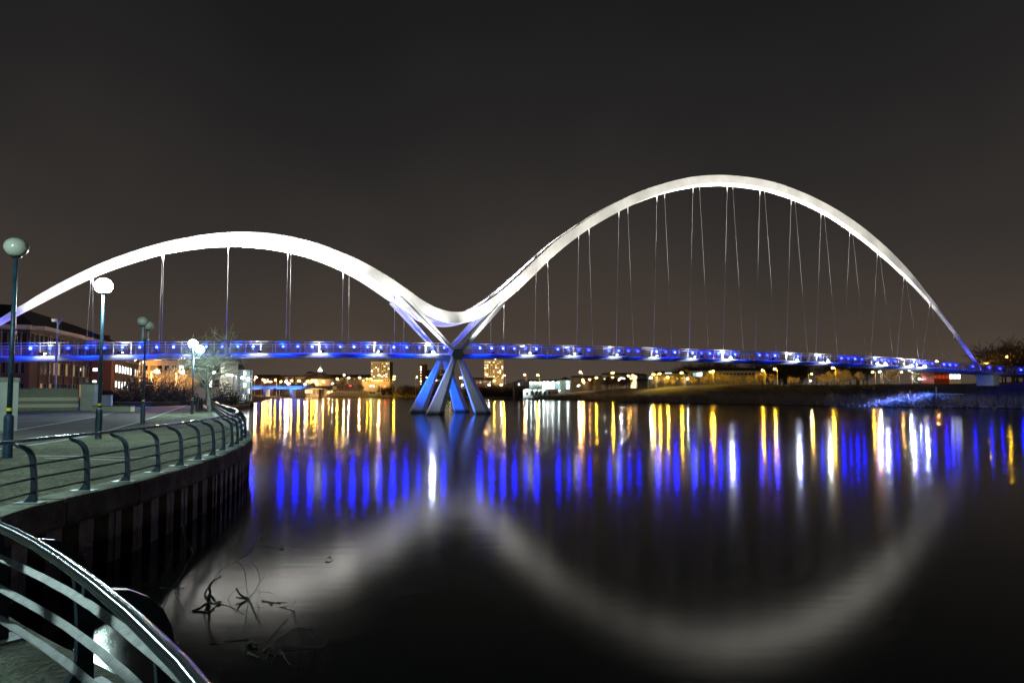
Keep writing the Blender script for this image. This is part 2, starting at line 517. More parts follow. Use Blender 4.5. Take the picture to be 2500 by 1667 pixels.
fb = MB().add(FV, FF).build('river_bank', M['bank'], smooth=True)
tag(fb, 'dark grassy far river bank', 'bank', kind='structure')
BVH = BVHTree.FromPolygons([Vector(v) for v in FV], FF)
def gz(x, y):
    h = BVH.ray_cast(Vector((x, y, 400)), Vector((0, 0, -1)))
    return h[0].z if h[0] is not None else (ZW if x < 0 and y < 150 else 1.1)

# ================================================================== QUAY WALL
qw = thing('quay_wall', 'concrete coped quay wall of ribbed steel sheet piles below the curved promenade', 'quay wall', (-7.3, 10.5, 0))
# coping blocks: joints recessed
arc = [0]
for i in range(1, len(COPE)): arc.append(arc[-1] + (COPE[i] - COPE[i - 1]).length)
def at_arc(P, a):
    i = min(max(int(np.searchsorted(arc, a)) - 1, 0), len(P) - 2)
    t = (a - arc[i]) / max(1e-6, arc[i + 1] - arc[i])
    return P[i].lerp(P[i + 1], t)
def arc_of(pt):
    return arc[min(range(len(BASE)), key=lambda i: (BASE[i] - Vector((pt[0], pt[1], 0))).length)]
def ring_at(a, dz=0.0):
    p = at_arc(COPE, a); q = at_arc(COPE, a + .05); t = (q - p).normalized(); n = Vector((t.y, -t.x, 0))
    return [p + n * x + Vector((0, 0, ZW + z + dz)) for x, z in ((-.62, -.42), (.0, -.42), (.035, -.36), (.035, -.05), (.0, .018), (-.38, .018), (-.40, .008), (-.62, .004))]
a = arc_of((.7, -1)); aend = arc_of((-19.2, 45.5))
k = 0
while a < aend:
    L = R.uniform(1.7, 2.3)
    b = MB(); j = R.uniform(-.008, .008)
    b.loft([ring_at(a + .012 + (L - .024) * t / 6, j) for t in range(7)])
    b.build('coping_block', M['concrete'], qw)
    a += L
b = MB(); n = int((arc[-1] - aend) / 1.5)
b.loft([ring_at(aend + (arc[-1] - .1 - aend) * t / n) for t in range(n + 1)])
b.build('far_coping', M['concrete'], qw)
# sheet piles: one trough section each, set along the curve
pile_w = .80
prof = [(-.40, 0), (-.21, 0), (-.13, -.24), (.13, -.24), (.21, 0), (.40, 0)]   # along, depth
def pile_mesh():
    b = MB(); n = len(prof)
    for i in range(n - 1):
        (x0, d0), (x1, d1) = prof[i], prof[i + 1]
        b.add([(x0, d0, -.9), (x1, d1, -.9), (x1, d1, ZW - .40), (x0, d0, ZW - .40)], [(0, 1, 2, 3)])
    return b.mesh('sheet_pile', M['pile'])
pm = pile_mesh()
a = arc_of((.7, -1)); cnt = 0
while a < arc_of((-26.2, 60.5)):
    p = at_arc(COPE, a); q = at_arc(COPE, a + .3); t = (q - p).normalized()
    o = bpy.data.objects.new('sheet_pile', pm); COL.objects.link(o); o.parent = qw
    o.location = p - WLOC[qw.name] - Vector((t.y, -t.x, 0)) * .06
    o.rotation_euler = (0, 0, math.atan2(t.y, t.x) + math.pi)
    a += pile_w
b = MB()
pts = [p for p in COPE if p.y > 59][::4]
nn = len(pts)
b.add([(p.x - .1, p.y, -.5) for p in pts] + [(p.x - .1, p.y, ZW - .3) for p in pts], [(i, i + 1, nn + i + 1, nn + i) for i in range(nn - 1)])
b.build('far_wall', M['pile'], qw)
b = MB()                                         # backing behind the troughs
pts = [p - n * .42 for p, n in zip(COPE, BN) if -2 < p.y < 62][::2]; nn = len(pts)
b.add([(p.x, p.y, -.5) for p in pts] + [(p.x, p.y, ZW - .02) for p in pts], [(i, i + 1, nn + i + 1, nn + i) for i in range(nn - 1)])
b.build('backing', M['pile'], qw)

# ================================================================== PROMENADE RAILING
rl = thing('promenade_railing', 'dark blue curved railing with bent posts and three flat bars along the quay', 'railing', (-7.29, 10.51, ZW))
RAILH = .955
def off_line(o):
    L = [p - n * o for p, n in zip(BASE, BN)]
    for _ in range(8):
        L = [L[0]] + [L[i - 1] * .25 + L[i] * .5 + L[i + 1] * .25 for i in range(1, len(L) - 1)] + [L[-1]]
    return L
idx = [i for i, p in enumerate(BASE) if p.y > -6]
rail_l = off_line(.31)
b = MB(); b.tube([rail_l[i] + Vector((0, 0, ZW + RAILH)) for i in idx], .027, 14)
b.build('handrail', M['handrail'], rl, smooth=True)
for h, oo in ((.185, .025), (.395, .04), (.60, .055)):
    b = MB(); rings = []
    ln = off_line(oo + .0)
    for i in idx:
        n = BN[i]; c = ln[i] + Vector((0, 0, ZW + h))
        w = (-n * .80 + Vector((0, 0, -.60))) * .021     # wide face tilts down towards the walkway
        t = (-n * .60 + Vector((0, 0, .80))) * .007
        rings.append([c - w - t, c + w - t, c + w + t, c - w + t])
    b.loft(rings)
    b.build('flat_bar', M['bar_paint'], rl)
# bent post: a plate with a flared foot; local x = towards land, z up, y = thickness
def post_mesh():
    outer = [(-.05, .0), (-.045, .2), (-.035, .4), (-.012, .62)]
    inner = [(.17, .0), (.11, .04), (.06, .10), (.04, .20), (.045, .4), (.065, .62)]
    ca = (.27, .62); ra, rb = .28, .20
    for k in range(1, 9):
        t = math.pi - k / 8 * math.pi * .53
        outer.append((ca[0] + ra * math.cos(t), ca[1] + ra * math.sin(t) * .98))
        inner.append((ca[0] + rb * math.cos(t), ca[1] + (rb + .02) * math.sin(t) * .98))
    outer.append((.33, RAILH - .034)); inner.append((.33, RAILH - .075))
    n = 14
    def res(P):
        P = [Vector((p[0], 0, p[1])) for p in P]; L = [0]
        for i in range(1, len(P)): L.append(L[-1] + (P[i] - P[i - 1]).length)
        out = []
        for k in range(n):
            d = L[-1] * k / (n - 1); i = min(max(int(np.searchsorted(L, d)) - 1, 0), len(P) - 2)
            out.append(P[i].lerp(P[i + 1], (d - L[i]) / max(1e-6, L[i + 1] - L[i])))
        return out
    A, Bp = res(outer), res(inner)
    th = .022
    b = MB()
    b.loft([[(p.x, -th, p.z), (q.x, -th, q.z), (q.x, th, q.z), (p.x, th, p.z)] for p, q in zip(A, Bp)])
    return b.mesh('post', M['blue_paint'])
POST = post_mesh()
PLATE = MB().box((.06, 0, .009), (.40, .20, .018)).mesh('base_plate', M['plate'])
far_posts = []
a0 = arc_of((-9.77, 25.12)); a1 = arc_of((-3.47, 4.72))
post_arcs = [arc_of(p) for p in POSTB] + [arc_of(p) for p in ((.05, 1.35), (-1.46, 2.98), (-2.42, 3.95), (-3.47, 4.72), (-4.6, 5.65), (-5.75, 6.85), (-6.62, 8.15))]
a = a0 + 1.45
while a < arc[-1] - .5:
    (post_arcs if at_arc(BASE, a).y < 62 else far_posts).append(a); a += 1.45
def place_frame(a):
    p = at_arc(BASE, a); q = at_arc(BASE, a + .1); t = (q - p).normalized()
    n = Vector((t.y, -t.x, 0))
    return p, math.atan2(-n.y, -n.x)
for a in post_arcs:
    p, rz = place_frame(a)
    o = bpy.data.objects.new('post', POST); COL.objects.link(o); o.parent = rl
    o.location = p + Vector((0, 0, ZW + .018)) - WLOC[rl.name]; o.rotation_euler = (0, 0, rz)
    o2 = bpy.data.objects.new('base_plate', PLATE); COL.objects.link(o2); o2.parent = o
b = MB()
for a in far_posts:
    p, rz = place_frame(a)
    m = Matrix.Rotation(rz, 3, 'Z')
    vs = [m @ v.co + p + Vector((0, 0, ZW)) for v in POST.vertices]
    b.add(vs, [tuple(f.vertices) for f in POST.polygons])
tag(b.build('far_posts', M['blue_paint'], rl), kind='stuff')

# ================================================================== PROMENADE LAMPS
def lamp_post(base, heads, lit, label, h=5.72, band=True, r=.285):
    t = thing('lamp_post', label, 'lamp post', base, group='globe lamp posts on the promenade')
    bx, by, bz = base
    b = MB(); b.lathe((bx, by, bz), [(.135, 0), (.135, .04), (.118, .06), (.118, 1.02), (.112, 1.08), (.066, 1.14)], 14)
    b.build('base', M['blue_paint'], t, smooth=False)
    top = h - r - .05 if len(heads) == 1 else h - r - .55
    b = MB(); b.tube([(bx, by, bz + 1.1), (bx, by, bz + top)], [.064, .05], 12)
    b.build('pole', M['blue_paint'], t, smooth=True)
    b = MB(); b.tube([(bx, by, bz + 1.22), (bx, by, bz + 1.30)], [.0655, .0655], 12)
    b.build('band', M['yellow'], t)
    for hx, hy, hz in heads:
        c = Vector((bx + hx, by + hy, bz + h + hz))
        if len(heads) > 1:
            b = MB(); b.tube([(bx, by, bz + top - .05), (bx + hx, by + hy, bz + top - .05)], .03, 6)
            b.tube([(bx + hx, by + hy, bz + top - .15), (bx + hx, by + hy, c.z - r * .8)], .05, 8)
            b.build('arm', M['blue_paint'], t)
        b = MB(); b.lathe(c, [(.06, -r * 1.08), (.10, -r * .98), (.15, -r * .86), (.13, -r * .80)], 14)
        col = b.build('collar', M['metal_dark'], t, smooth=True)
        b = MB(); b.ball(c, r * (1.04 if lit else 1), r * (1.0 if lit else .88), 24, 14)
        b.build('globe', E_['globe'] if lit else M['globe_off'], t, smooth=True)
    return t
lamp_post(px(18, 1117, z=ZW), [(0, 0, 0)], False, 'unlit globe lamp post at the left edge behind the railing', h=5.56)
lamp_post(px(240, 1071, z=ZW), [(0, 0, 0)], True, 'tall globe lamp post with one blazing white head near the railing', h=5.66)
lamp_post(px(348, 1034.6, z=ZW), [(-.05, -.22, .12), (.03, .22, -.06)], False, 'unlit lamp post with two globe heads', h=5.45)
lamp_post(px(469, 1011.6, z=ZW), [(.05, -.3, .22), (.33, .3, -.20)], True, 'lamp post with two blazing white heads beside the bare tree', h=5.27, r=.29)
lamp_post(Vector((-12.8, 10.2, ZW)), [(0, 0, 0)], True, 'lit globe lamp post on the promenade just outside the left frame edge')
lamp_post(Vector((-12.3, -4.0, ZW)), [(0, 0, 0)], True, 'lit globe lamp post on the promenade behind the viewpoint')

# ================================================================== THE FOOTBRIDGE
BD = Vector((.9162, .4007, 0)); BNN = Vector((-.4007, .9162, 0)); BP = Vector((-9.1, 99.2, 0))
def bp(s, o, z): return BP + BD * s + BNN * o + Vector((0, 0, z))
top_s = [-61.5, -53.8, -51.4, -48.9, -46.3, -43.7, -40.9, -38.1, -35.3, -32.3, -28, -24.3, -20.3, -16.3, -12.1, -7.8, -4.9, -2.6, -.4, .8, 3.4, 6.4, 9.5, 12.7, 16, 21.1, 31, 38.2, 43.7, 49.6, 54.4, 61.5, 69.9, 78.8, 88, 97.6, 105.6, 111.8, 119.4, 121.5]
top_z = [5.4, 11.44, 13.32, 15.25, 17, 18.57, 19.96, 21.15, 22.1, 22.88, 23.5, 23.5, 22.95, 21.8, 20.1, 17.63, 15.75, 14.7, 14.34, 14.46, 15.42, 17.4, 20, 22.95, 25.9, 29.61, 35.43, 38.4, 40.1, 41.2, 41.6, 41.6, 40.4, 38.0, 34.1, 28.3, 21.8, 16.3, 9.05, 7.0]
bot_s = [-61.5, -53.8, -48.8, -44.7, -40.9, -37.6, -34.1, -30.4, -26, -22, -15.4, -7.8, -4.9, -2.6, -.4, 1.3, 4.1, 7.3, 9.5, 12.5, 15, 20.2, 28.2, 37.8, 45.5, 51.2, 57, 61.3, 69, 76.8, 84.3, 91.9, 99.5, 107.1, 114.5, 119.4, 121.5]
bot_z = [4.7, 10.7, 14.3, 17.0, 18.92, 20.3, 21.3, 22.0, 22.2, 21.9, 20.1, 15.9, 14.0, 13.1, 12.79, 12.92, 13.96, 16.14, 17.9, 20.6, 23.0, 27.2, 32.2, 36.7, 39.0, 39.9, 40.2, 40.1, 39.0, 36.9, 33.8, 29.9, 25.3, 19.8, 13.4, 8.7, 6.7]
ztop, zbot = spline(top_s, top_z), spline(bot_s, bot_z)
def sep(s): return 6.3 * math.exp(-s / 34) if s >= 0 else max(.35, 6.3 * (1 + s / 56))
def awid(s): return sep(s) + .5
RIB = 1.25
def zu(s): return spline([-90, -60, -53, -41, -26, -7, 12, 30, 51, 75, 98, 116, 125, 150, 185], [5.0, 6.2, 6.46, 6.92, 7.44, 7.83, 8.1, 8.2, 8.15, 8.0, 7.5, 6.95, 6.65, 6.2, 6.1])(s)
DD = .52                                  # structural depth
def zd(s): return zu(s) + DD
br = thing('footbridge', 'floodlit white twin arch footbridge with blue lit deck over the river', 'footbridge', bp(0, 0, 0))
for side in (-1, 1):
    for lo, hi in ((-61, 0), (0, 121)):
        ss = np.linspace(lo, hi, int((hi - lo) / .7) + 1)
        rings = []
        for s in ss:
            Wd = awid(s); ou = Wd / 2; inn = max(.002, ou - RIB)
            zt, zb = ztop(s), zbot(s)
            rings.append([bp(s, side * ou * 1.0, zb), bp(s, side * ou, zt - .02), bp(s, side * (ou - .04), zt), bp(s, side * inn, zt), bp(s, side * inn, zb)])
        b = MB().loft(rings); b.build('arch_rib', M['white_steel'], br)
# cross ties between the split ribs
for s in (-15, -7.6, 7, 14.5, 22):
    i2 = awid(s) / 2 - RIB
    if i2 > .3:
        zc = (ztop(s) + zbot(s)) / 2
        b = MB().loft([[bp(s - .3, -i2 - .1, zc - .3), bp(s + .3, -i2 - .1, zc - .3), bp(s + .3, -i2 - .1, zc + .3), bp(s - .3, -i2 - .1, zc + .3)],
                       [bp(s - .3, i2 + .1, zc - .3), bp(s + .3, i2 + .1, zc - .3), bp(s + .3, i2 + .1, zc + .3), bp(s - .3, i2 + .1, zc + .3)]])
        b.build('cross_tie', M['white_steel'], br)
# hangers with their fork sockets
hs = [-52.5 + 7.5 * i for i in range(7)] + [7.5 * i for i in range(1, 16)]
for s in hs:
    for side in (-1, 1):
        p = bp(s, side * (sep(s) / 2 + .02), zbot(s) - .12); q = bp(s, side * 2.62, zd(s) + .02)
        d = (q - p).normalized()
        b = MB().tube([p + d * .9, q], .015, 6)
        h = b.build('hanger', M['cable'], br)
        b = MB().tube([p - d * .05, p + d * .45, p + d * .95], [.12, .07, .03], 6)
        b.build('socket', M['white_steel'], h)
# deck: a shallow wing section
dpro = [(-2.72, .0), (-2.95, -.08), (-2.92, -.20), (-1.5, -.49), (-.9, -.52), (.9, -.52), (1.5, -.49), (2.92, -.20), (2.95, -.08), (2.72, .0)]
ss = np.linspace(-86, 182, 180)
b = MB().loft([[bp(s, o, zd(s) + z) for o, z in dpro] for s in ss])
b.build('deck', M['deck'], br)
# transverse ribs under the deck edge at the hangers
for s in hs:
    b = MB()
    for side in (-1, 1):
        b.loft([[bp(s - .06, side * 1.4, zd(s) - .56), bp(s + .06, side * 1.4, zd(s) - .56), bp(s + .06, side * 1.4, zd(s) - .42), bp(s - .06, side * 1.4, zd(s) - .42)],
                [bp(s - .06, side * 3.02, zd(s) - .26), bp(s + .06, side * 3.02, zd(s) - .26), bp(s + .06, side * 3.02, zd(s) - .06), bp(s - .06, side * 3.02, zd(s) - .06)]])
    b.build('outrigger', M['deck'], br)
# parapet
PO = 2.55; LEAN = .25; PH = 1.46
pmesh = MB().loft([[(-.045, -.07, 0), (.045, -.07, 0), (.045, .07, 0), (-.045, .07, 0)], [(-.03, -LEAN - .04, PH), (.03, -LEAN - .04, PH), (.03, -LEAN + .03, PH), (-.03, -LEAN + .03, PH)]]).mesh('parapet_post', M['stainless'])
ang = math.atan2(BD.y, BD.x)
ps = [-62 + 1.8 * i for i in range(112)]
LED = MB().ball((0, 0, 0), .14, .14, 10, 6)
ledm = {k: LED.mesh('led', E_[k], True) for k in ('led_a', 'led_b', 'led_c')}
hous = MB().tube([(0, .0, -.62), (0, 0, -.15)], [.03, .06], 6).mesh('led_stem', M['metal_dark'])
for i, s in enumerate(ps):
    if s > 140: continue
    for side in (-1, 1):
        o = bpy.data.objects.new('parapet_post', pmesh); COL.objects.link(o); o.parent = br
        o.location = bp(s, side * PO, zd(s)) - WLOC[br.name]
        o.rotation_euler = (0, 0, ang + (0 if side < 0 else math.pi))
    if R.random() < (.75 if s < 60 else .5) or (s < 0 and R.random() < .7):
        k = R.choice(['led_a', 'led_a', 'led_a', 'led_b', 'led_b', 'led_c']) if s < 5 else R.choice(['led_a', 'led_b', 'led_c', 'led_c'] if s < 60 else ['led_b', 'led_c', 'led_c'])
        if -2.4 < s < 2.4: continue
        o = bpy.data.objects.new('deck_light', ledm[k]); COL.objects.link(o); o.parent = br
        o.location = bp(s + .9, -PO - LEAN * .5 - .10, zd(s + .9) + .84) - WLOC[br.name]
        o2 = bpy.data.objects.new('stem', hous); COL.objects.link(o2); o2.parent = o
ss2 = np.arange(-62, 141, 1.8)
for side in (-1, 1):
    b = MB().tube([bp(s, side * (PO + LEAN), zd(s) + PH) for s in ss2], .05, 6); b.build('top_rail', M['stainless'], br)
    b = MB().tube([bp(s, side * (PO + LEAN * .62), zd(s) + PH * .80) for s in ss2], .04, 6); b.build('mid_rail', M['stainless'], br)
    b = MB()
    for j in range(9):
        h = .06 + j * .125
        b.tube([bp(s, side * (PO + LEAN * h / PH), zd(s) + h) for s in ss2], .012, 3, False)
    tag(b.build('infill_wires', M['stainless'], br), kind='stuff')
# pier: four faceted legs, four upper struts, two cast nodes
def limb(p, q, ax, wa, wb, ta, tb, nm, side):
    """six sided tapering limb from p (width wa, thickness ta) to q"""
    d = (q - p).normalized(); ax = Vector(ax); ax = (ax - d * ax.dot(d)).normalized(); cx = d.cross(ax)
    def ring(c, w, t):
        pts = [(-.5, -.30), (-.18, -.5), (.12, -.34), (.5, -.5), (.5, .3), (.15, .5), (-.5, .38)]
        return [c + ax * w * x + cx * t * y for x, y in pts]
    b = MB().loft([ring(p, wa, ta), ring(p.lerp(q, .5), (wa + wb) / 2, (ta + tb) / 2), ring(q, wb, tb)])
    return b.build(nm, M['leg'], br)
for side in (-1, 1):
    nd = bp(0, side * 3.35, 8.35)
    for e in (-1, 1):
        limb(bp(e * .30, side * 3.35, 7.95), bp(e * 3.75, side * 4.5, -.6), BD, .62, 2.35, .5, 1.3, 'pier_leg', side)
        st = e * (7.9 if e < 0 else 7.2)
        limb(bp(e * .35, side * 3.35, 8.7), bp(st, side * (sep(st) / 2 - .1), zbot(st) + .25), BD, .55, 1.1, .45, .8, 'strut', side)
    b = MB(); pr = [(-.95, -.1), (-.55, .75), (.55, .75), (.95, -.1), (.6, -.75), (-.6, -.75)]
    b.loft([[bp(x, side * 3.35 - .45, 8.35 + z) for x, z in pr], [bp(x, side * 3.35 + .45, 8.35 + z) for x, z in pr]])
    b.build('node', M['node'], br)
b = MB().tube([bp(0, -3.0, 8.2), bp(0, 3.0, 8.2)], .28, 8); b.build('cross_beam', M['node'], br)
# abutment block under the far end and one at the near end
for s0, s1, w, z0, nmz in ((121.6, 123.8, 1.7, 2.2, 'far'), (-63.5, -60.5, 2.6, 1.0, 'near')):
    b = MB(); b.loft([[bp(s0, -w, z0), bp(s1, -w, z0), bp(s1, w, z0), bp(s0, w, z0)], [bp(s0, -w, zu(s0) - .06), bp(s1, -w, zu(s0) - .06), bp(s1, w, zu(s0) - .06), bp(s0, w, zu(s0) - .06)]])
    b.build('abutment', M['render'], br)
# floodlights: a fixture on an arm beside each bay; throws light up onto the arch
fix = MB().box((0, 0, 0), (.42, .30, .26)); fix.tube([(0, .15, -.1), (0, .75, -.15)], .05, 5)
fixm = fix.mesh('floodlight', M['metal_dark'])
WHITE = (1.0, .965, .90); COOL = (.93, .96, 1.0)
sl = [-56.25 + 7.5 * i for i in range(7)] + [-4.6, 4.6] + [11.25 + 7.5 * i for i in range(15)]
for s in sl:
    ztm = (ztop(s) + zbot(s)) / 2
    for side in (-1, 1):
        loc = bp(s, side * 5.4, zd(s) + .05)
        o = bpy.data.objects.new('floodlight', fixm); COL.objects.link(o); o.parent = br
        o.location = loc - WLOC[br.name]; o.rotation_euler = (0, 0, ang + (0 if side < 0 else math.pi))
        reg(o, loc)
        MB().tube([bp(s, side * 2.8, zd(s) - .1), bp(s, side * 5.3, zd(s) - .06)], .04, 5).build('bracket', M['deck'], br)
        if s > 112: continue
        tgt = bp(s, side * (awid(s) / 2 - .2), ztm)
        d = tgt - (loc + Vector((0, 0, .2))); r = d.length
        cosn = abs(d.normalized().dot(BNN)); cosn = max(cosn, .07)
        ov = max(1.0, min(3.2, r / 6))
        Ew = 6.2 if s > 15 else (18.0 if s < -12 else (8.5 if s > 0 else 5.0))
        if s < -46: Ew = 8.0
        if s > 85: Ew *= max(.12, 1 - (s - 85) / 27)
        P = Ew * 4 * math.pi * r * r / cosn / ov * ARCH_GAIN * (1 if side < 0 else (1.0 if 0 < s < 16 else .25))
        spot(loc + Vector((0, 0, .2)), tgt, P, min(rad(62) if s < -46 else rad(100), 2 * math.atan(max(9.0, r * .34) / r)) , (1.0, .95, .86) if s > 10 else WHITE, br, radius=.15)
HOT = (-3.6, 48.75, 63.75, 71.25, 86.25, 93.75, 97.5)
# white spill and added fill along the deck edge, blue floods on the pier and banks
for s in [-48.75 + 7.5 * i for i in range(6)] + [-3.6, 11.25, 18.75, 26.25, 33.75, 41.25, 48.75, 63.75, 71.25, 86.25, 93.75, 97.5]:
    spot(bp(s, -4.3, zd(s) + .45), bp(s, -1.2, zd(s) + 3.2), 650, rad(150), (.95, .93, 1.0), br, radius=.06, name='rail_hanger_fill')  # unseen spot without a fixture, added to brighten parapet and lower hangers
    spot(bp(s, -4.1, zd(s) - .75), bp(s, -2.6, zd(s) - .25), 700 if s < 80 else 900, rad(100), (.80, .88, 1.0), br, radius=.06, name='spill_light')
    f = MB().box(bp(s, -3.66, zd(s) + .16), (.18, .05, .07) if s not in HOT else (.22, .06, .10), rz=ang); f.build('lamp_face', E_['flood_hot' if s in HOT else 'flood'], br)
for i in range(34):
    s = -61 + 5.4 * i
    if s > 122: break
    if abs(s) < 2.6: continue
    spot(bp(s, -4.1, zd(s) - .95), bp(s, -2.3, zd(s) - .42), (1100 if s < 5 else (160 if s < 95 else 60)), rad(120), (.0, .035, 1.0), br, radius=.06, name='blue_soffit_fill')  # unseen blue spots added below the deck edge to brighten the soffit
BLUE = (.0, .10, 1.0); LILAC = (.62, .66, 1.0)
spot(bp(-17, .5, zu(-17) - .3), bp(-.5, 0, 3.4), 260000, rad(40), BLUE, br, radius=.3, name='blue_flood')
spot(bp(-11.25, -6.4, zu(-11) - .2), bp(-1.5, -4.4, 3.2), 7000, rad(50), LILAC, br, radius=.2, name='pier_flood')
spot(bp(17, -1.5, zu(17) - .3), bp(2.0, -3, 4), 500, rad(44), (.45, .75, .85), br, radius=.3, name='pier_flood')
spot(bp(-8.5, 2.6, zd(-8) + .3), bp(-3.2, 3, 13.0), 9000, rad(70), (.06, .08, 1.0), br, radius=.2, name='blue_flood')
spot(bp(-2.2, -1.0, zd(-2) + .3), bp(4.5, 0, 13.0), 1500, rad(80), (.35, .40, 1.0), br, radius=.2, name='blue_flood')
spot(bp(2.2, -4.2, zd(2) + .2), bp(4.0, -3.2, 13.0), 700, rad(70), (.85, .95, 1.0), br, radius=.2, name='pier_flood')
spot(bp(112, -2.6, zu(112) - .3), px(2262, 972, y=141), 1300000, rad(34), (.02, .10, 1.0), br, radius=.25, name='blue_flood')
spot(bp(107, -2.6, zu(107) - .3), px(2205, 980, y=142), 1100000, rad(30), (.10, .17, 1.0), br, radius=.25, name='blue_flood')
spot(bp(116, -2.6, zd(116) + .2), bp(117, -.8, 12), 2500, rad(80), (.12, .12, 1.0), br, radius=.2, name='blue_flood')
spot(bp(119, -4.5, 5.4), bp(122, -2.6, 5.2), 150, rad(100), (.75, .75, 1.0), br, radius=.2, name='blue_flood')
for s in (-46, -40, -33):
    spot(bp(s, -1.5, zu(s) - .2), bp(s, -2.5, 0), 2600, rad(80), (.14, .25, 1.0), br, radius=.2, name='blue_flood')

# ================================================================== TREES
def branchset(rng, H, spread, levels, r0, vase=.5, nb=(5, 5, 4, 4), twig=.012, first=.25, droop=0.0):
    """bare tree: returns (wood MB, twig MB) grown from the origin"""
    A, B = MB(), MB()
    def grow(p, d, L, r, lev):
        n = 3 if lev < 2 else 2
        pts = [p]; q = p; dd = d
        for i in range(n):
            dd = (dd + Vector((rng.uniform(-.18, .18), rng.uniform(-.18, .18), rng.uniform(-.05, .16) - droop * lev))).normalized()
            q = q + dd * (L / n); pts.append(q)
        r1 = max(twig, r * (.55 if lev else .62))
        rr = [r + (r1 - r) * i / n for i in range(n + 1)]
        (A if lev < 2 else B).tube(pts, rr, 6 if lev == 0 else (4 if lev == 1 else 3), cap=False)
        if lev >= levels: return
        k = nb[min(lev, len(nb) - 1)]
        for j in range(k):
            t = first + (1 - first) * (j + rng.random() * .8) / k if lev == 0 else .25 + .75 * (j + rng.random() * .7) / k
            t = min(t, .99)
            i = min(int(t * n), n - 1); c = pts[i].lerp(pts[i + 1], t * n - i)
            az = j * 2.4 + rng.uniform(-.5, .5)
            side = Vector((math.cos(az), math.sin(az), 0))
            dv = (pts[i + 1] - pts[i]).normalized()
            side = (side - dv * side.dot(dv)).normalized()
            ang_ = vase + rng.uniform(-.18, .22)
            nd = (dv * math.cos(ang_) + side * math.sin(ang_)).normalized()
            grow(c, nd, L * rng.uniform(.52, .74) * (1.15 - .45 * (t if lev == 0 else 0)) * (spread if lev == 0 else 1), max(twig, r * (1 - .5 * t) * .55), lev + 1)
    grow(Vector((0, 0, 0)), Vector((0, 0, 1)), H * .62, r0, 0)
    return A, B

def tree_thing(name, label, loc, AB, mats, rz=0, sc=1.0, group=None, cat='tree'):
    t = thing(name, label, cat, loc, rz, group)
    t.scale = (sc, sc, sc)
    for nm, me in zip(('trunk', 'crown'), AB):
        o = bpy.data.objects.new(nm, me); COL.objects.link(o); o.parent = t
    return t
rng = random.Random(21)
A, B = branchset(rng, 6.4, 1.05, 4, .17, .85, (9, 6, 5, 4), .009, .34)
near_tree = (A.mesh('trunk', M['pale_twig']), B.mesh('crown', M['pale_twig']))
p = px(512, 1006, z=ZW)
tree_thing('bare_tree', 'bare spreading tree lit pale green beside the twin headed lamp', p, near_tree, None)
VAR = []
for k in range(4):
    A, B = branchset(rng, 5.2, .95, 3, .13, .50 + .07 * k, (9, 8, 6), .036, .22)
    VAR.append((A.mesh('trunk', M['bark']), B.mesh('crown', M['twig'])))
DVAR = []
for k in range(3):
    A, B = branchset(rng, 9.5, 1.0, 3, .20, .62 + .08 * k, (8, 6, 4), .04, .25)
    DVAR.append((A.mesh('trunk', M['bark']), B.mesh('crown', M['dark_twig'])))

ORD = ['first', 'second', 'third', 'fourth', 'fifth', 'sixth', 'seventh', 'eighth', 'ninth', 'tenth', 'eleventh', 'twelfth', 'thirteenth', 'fourteenth', 'fifteenth', 'sixteenth', 'seventeenth', 'eighteenth', 'nineteenth', 'twentieth', 'twenty-first', 'twenty-second', 'twenty-third', 'twenty-fourth', 'twenty-fifth', 'twenty-sixth', 'twenty-seventh', 'twenty-eighth']
# trees in the park beyond the far bank (u, base v, height px)
park = [(1600, 937, 24), (1622, 937, 20), (1641, 938, 20), (1672, 938, 18), (1684, 937, 20), (1696, 938, 19), (1717, 938, 21), (1728, 938, 22), (1739, 937, 30), (1750, 937, 30), (1764, 937, 24), (1777, 938, 20), (1791, 937, 17), (1806, 938, 18), (1831, 936, 19), (1848, 937, 26), (1866, 937, 30), (1882, 937, 24), (1930, 936, 16), (1946, 936, 16), (2009, 936, 22), (2028, 936, 30), (2050, 935, 34), (2070, 935, 32), (2102, 934, 26), (2172, 930, 32), (2237, 928, 30), (2263, 928, 28)]
for i, (u, v, h) in enumerate(park):
    y = 245 - (u - 1600) * .045
    p = px(u, v, y=y); p.z = gz(p.x, p.y) - .05
    zt = px(u, v - h - 2, y=y).z
    tree_thing('park_tree', '%s bare vase shaped tree from the left in the amber lit park row' % ORD[i], p, VAR[i % 4], None, R.uniform(0, 6), max(.5, (zt - p.z) / 5.6), 'bare trees in the lamp lit park')
# amber backlit trees near the promenade
near_trees = [(352, 960, 60), (386, 962, 62), (412, 962, 68), (437, 962, 60), (462, 960, 66), (543, 962, 40), (322, 958, 40)]
for i, (u, v, h) in enumerate(near_trees):
    y = 99 + (i % 3) * 4
    p = px(u, v, y=y); p.z = ZW
    zt = px(u, v - h, y=y).z
    tree_thing('bare_tree', '%s slender bare tree from the left against the amber glow beyond the path' % ORD[i], p, (DVAR if i % 2 else VAR)[i % 3], None, R.uniform(0, 6), max(.4, (zt - ZW) / (9.8 if i % 2 else 5.6)), 'slender trees beyond the path')

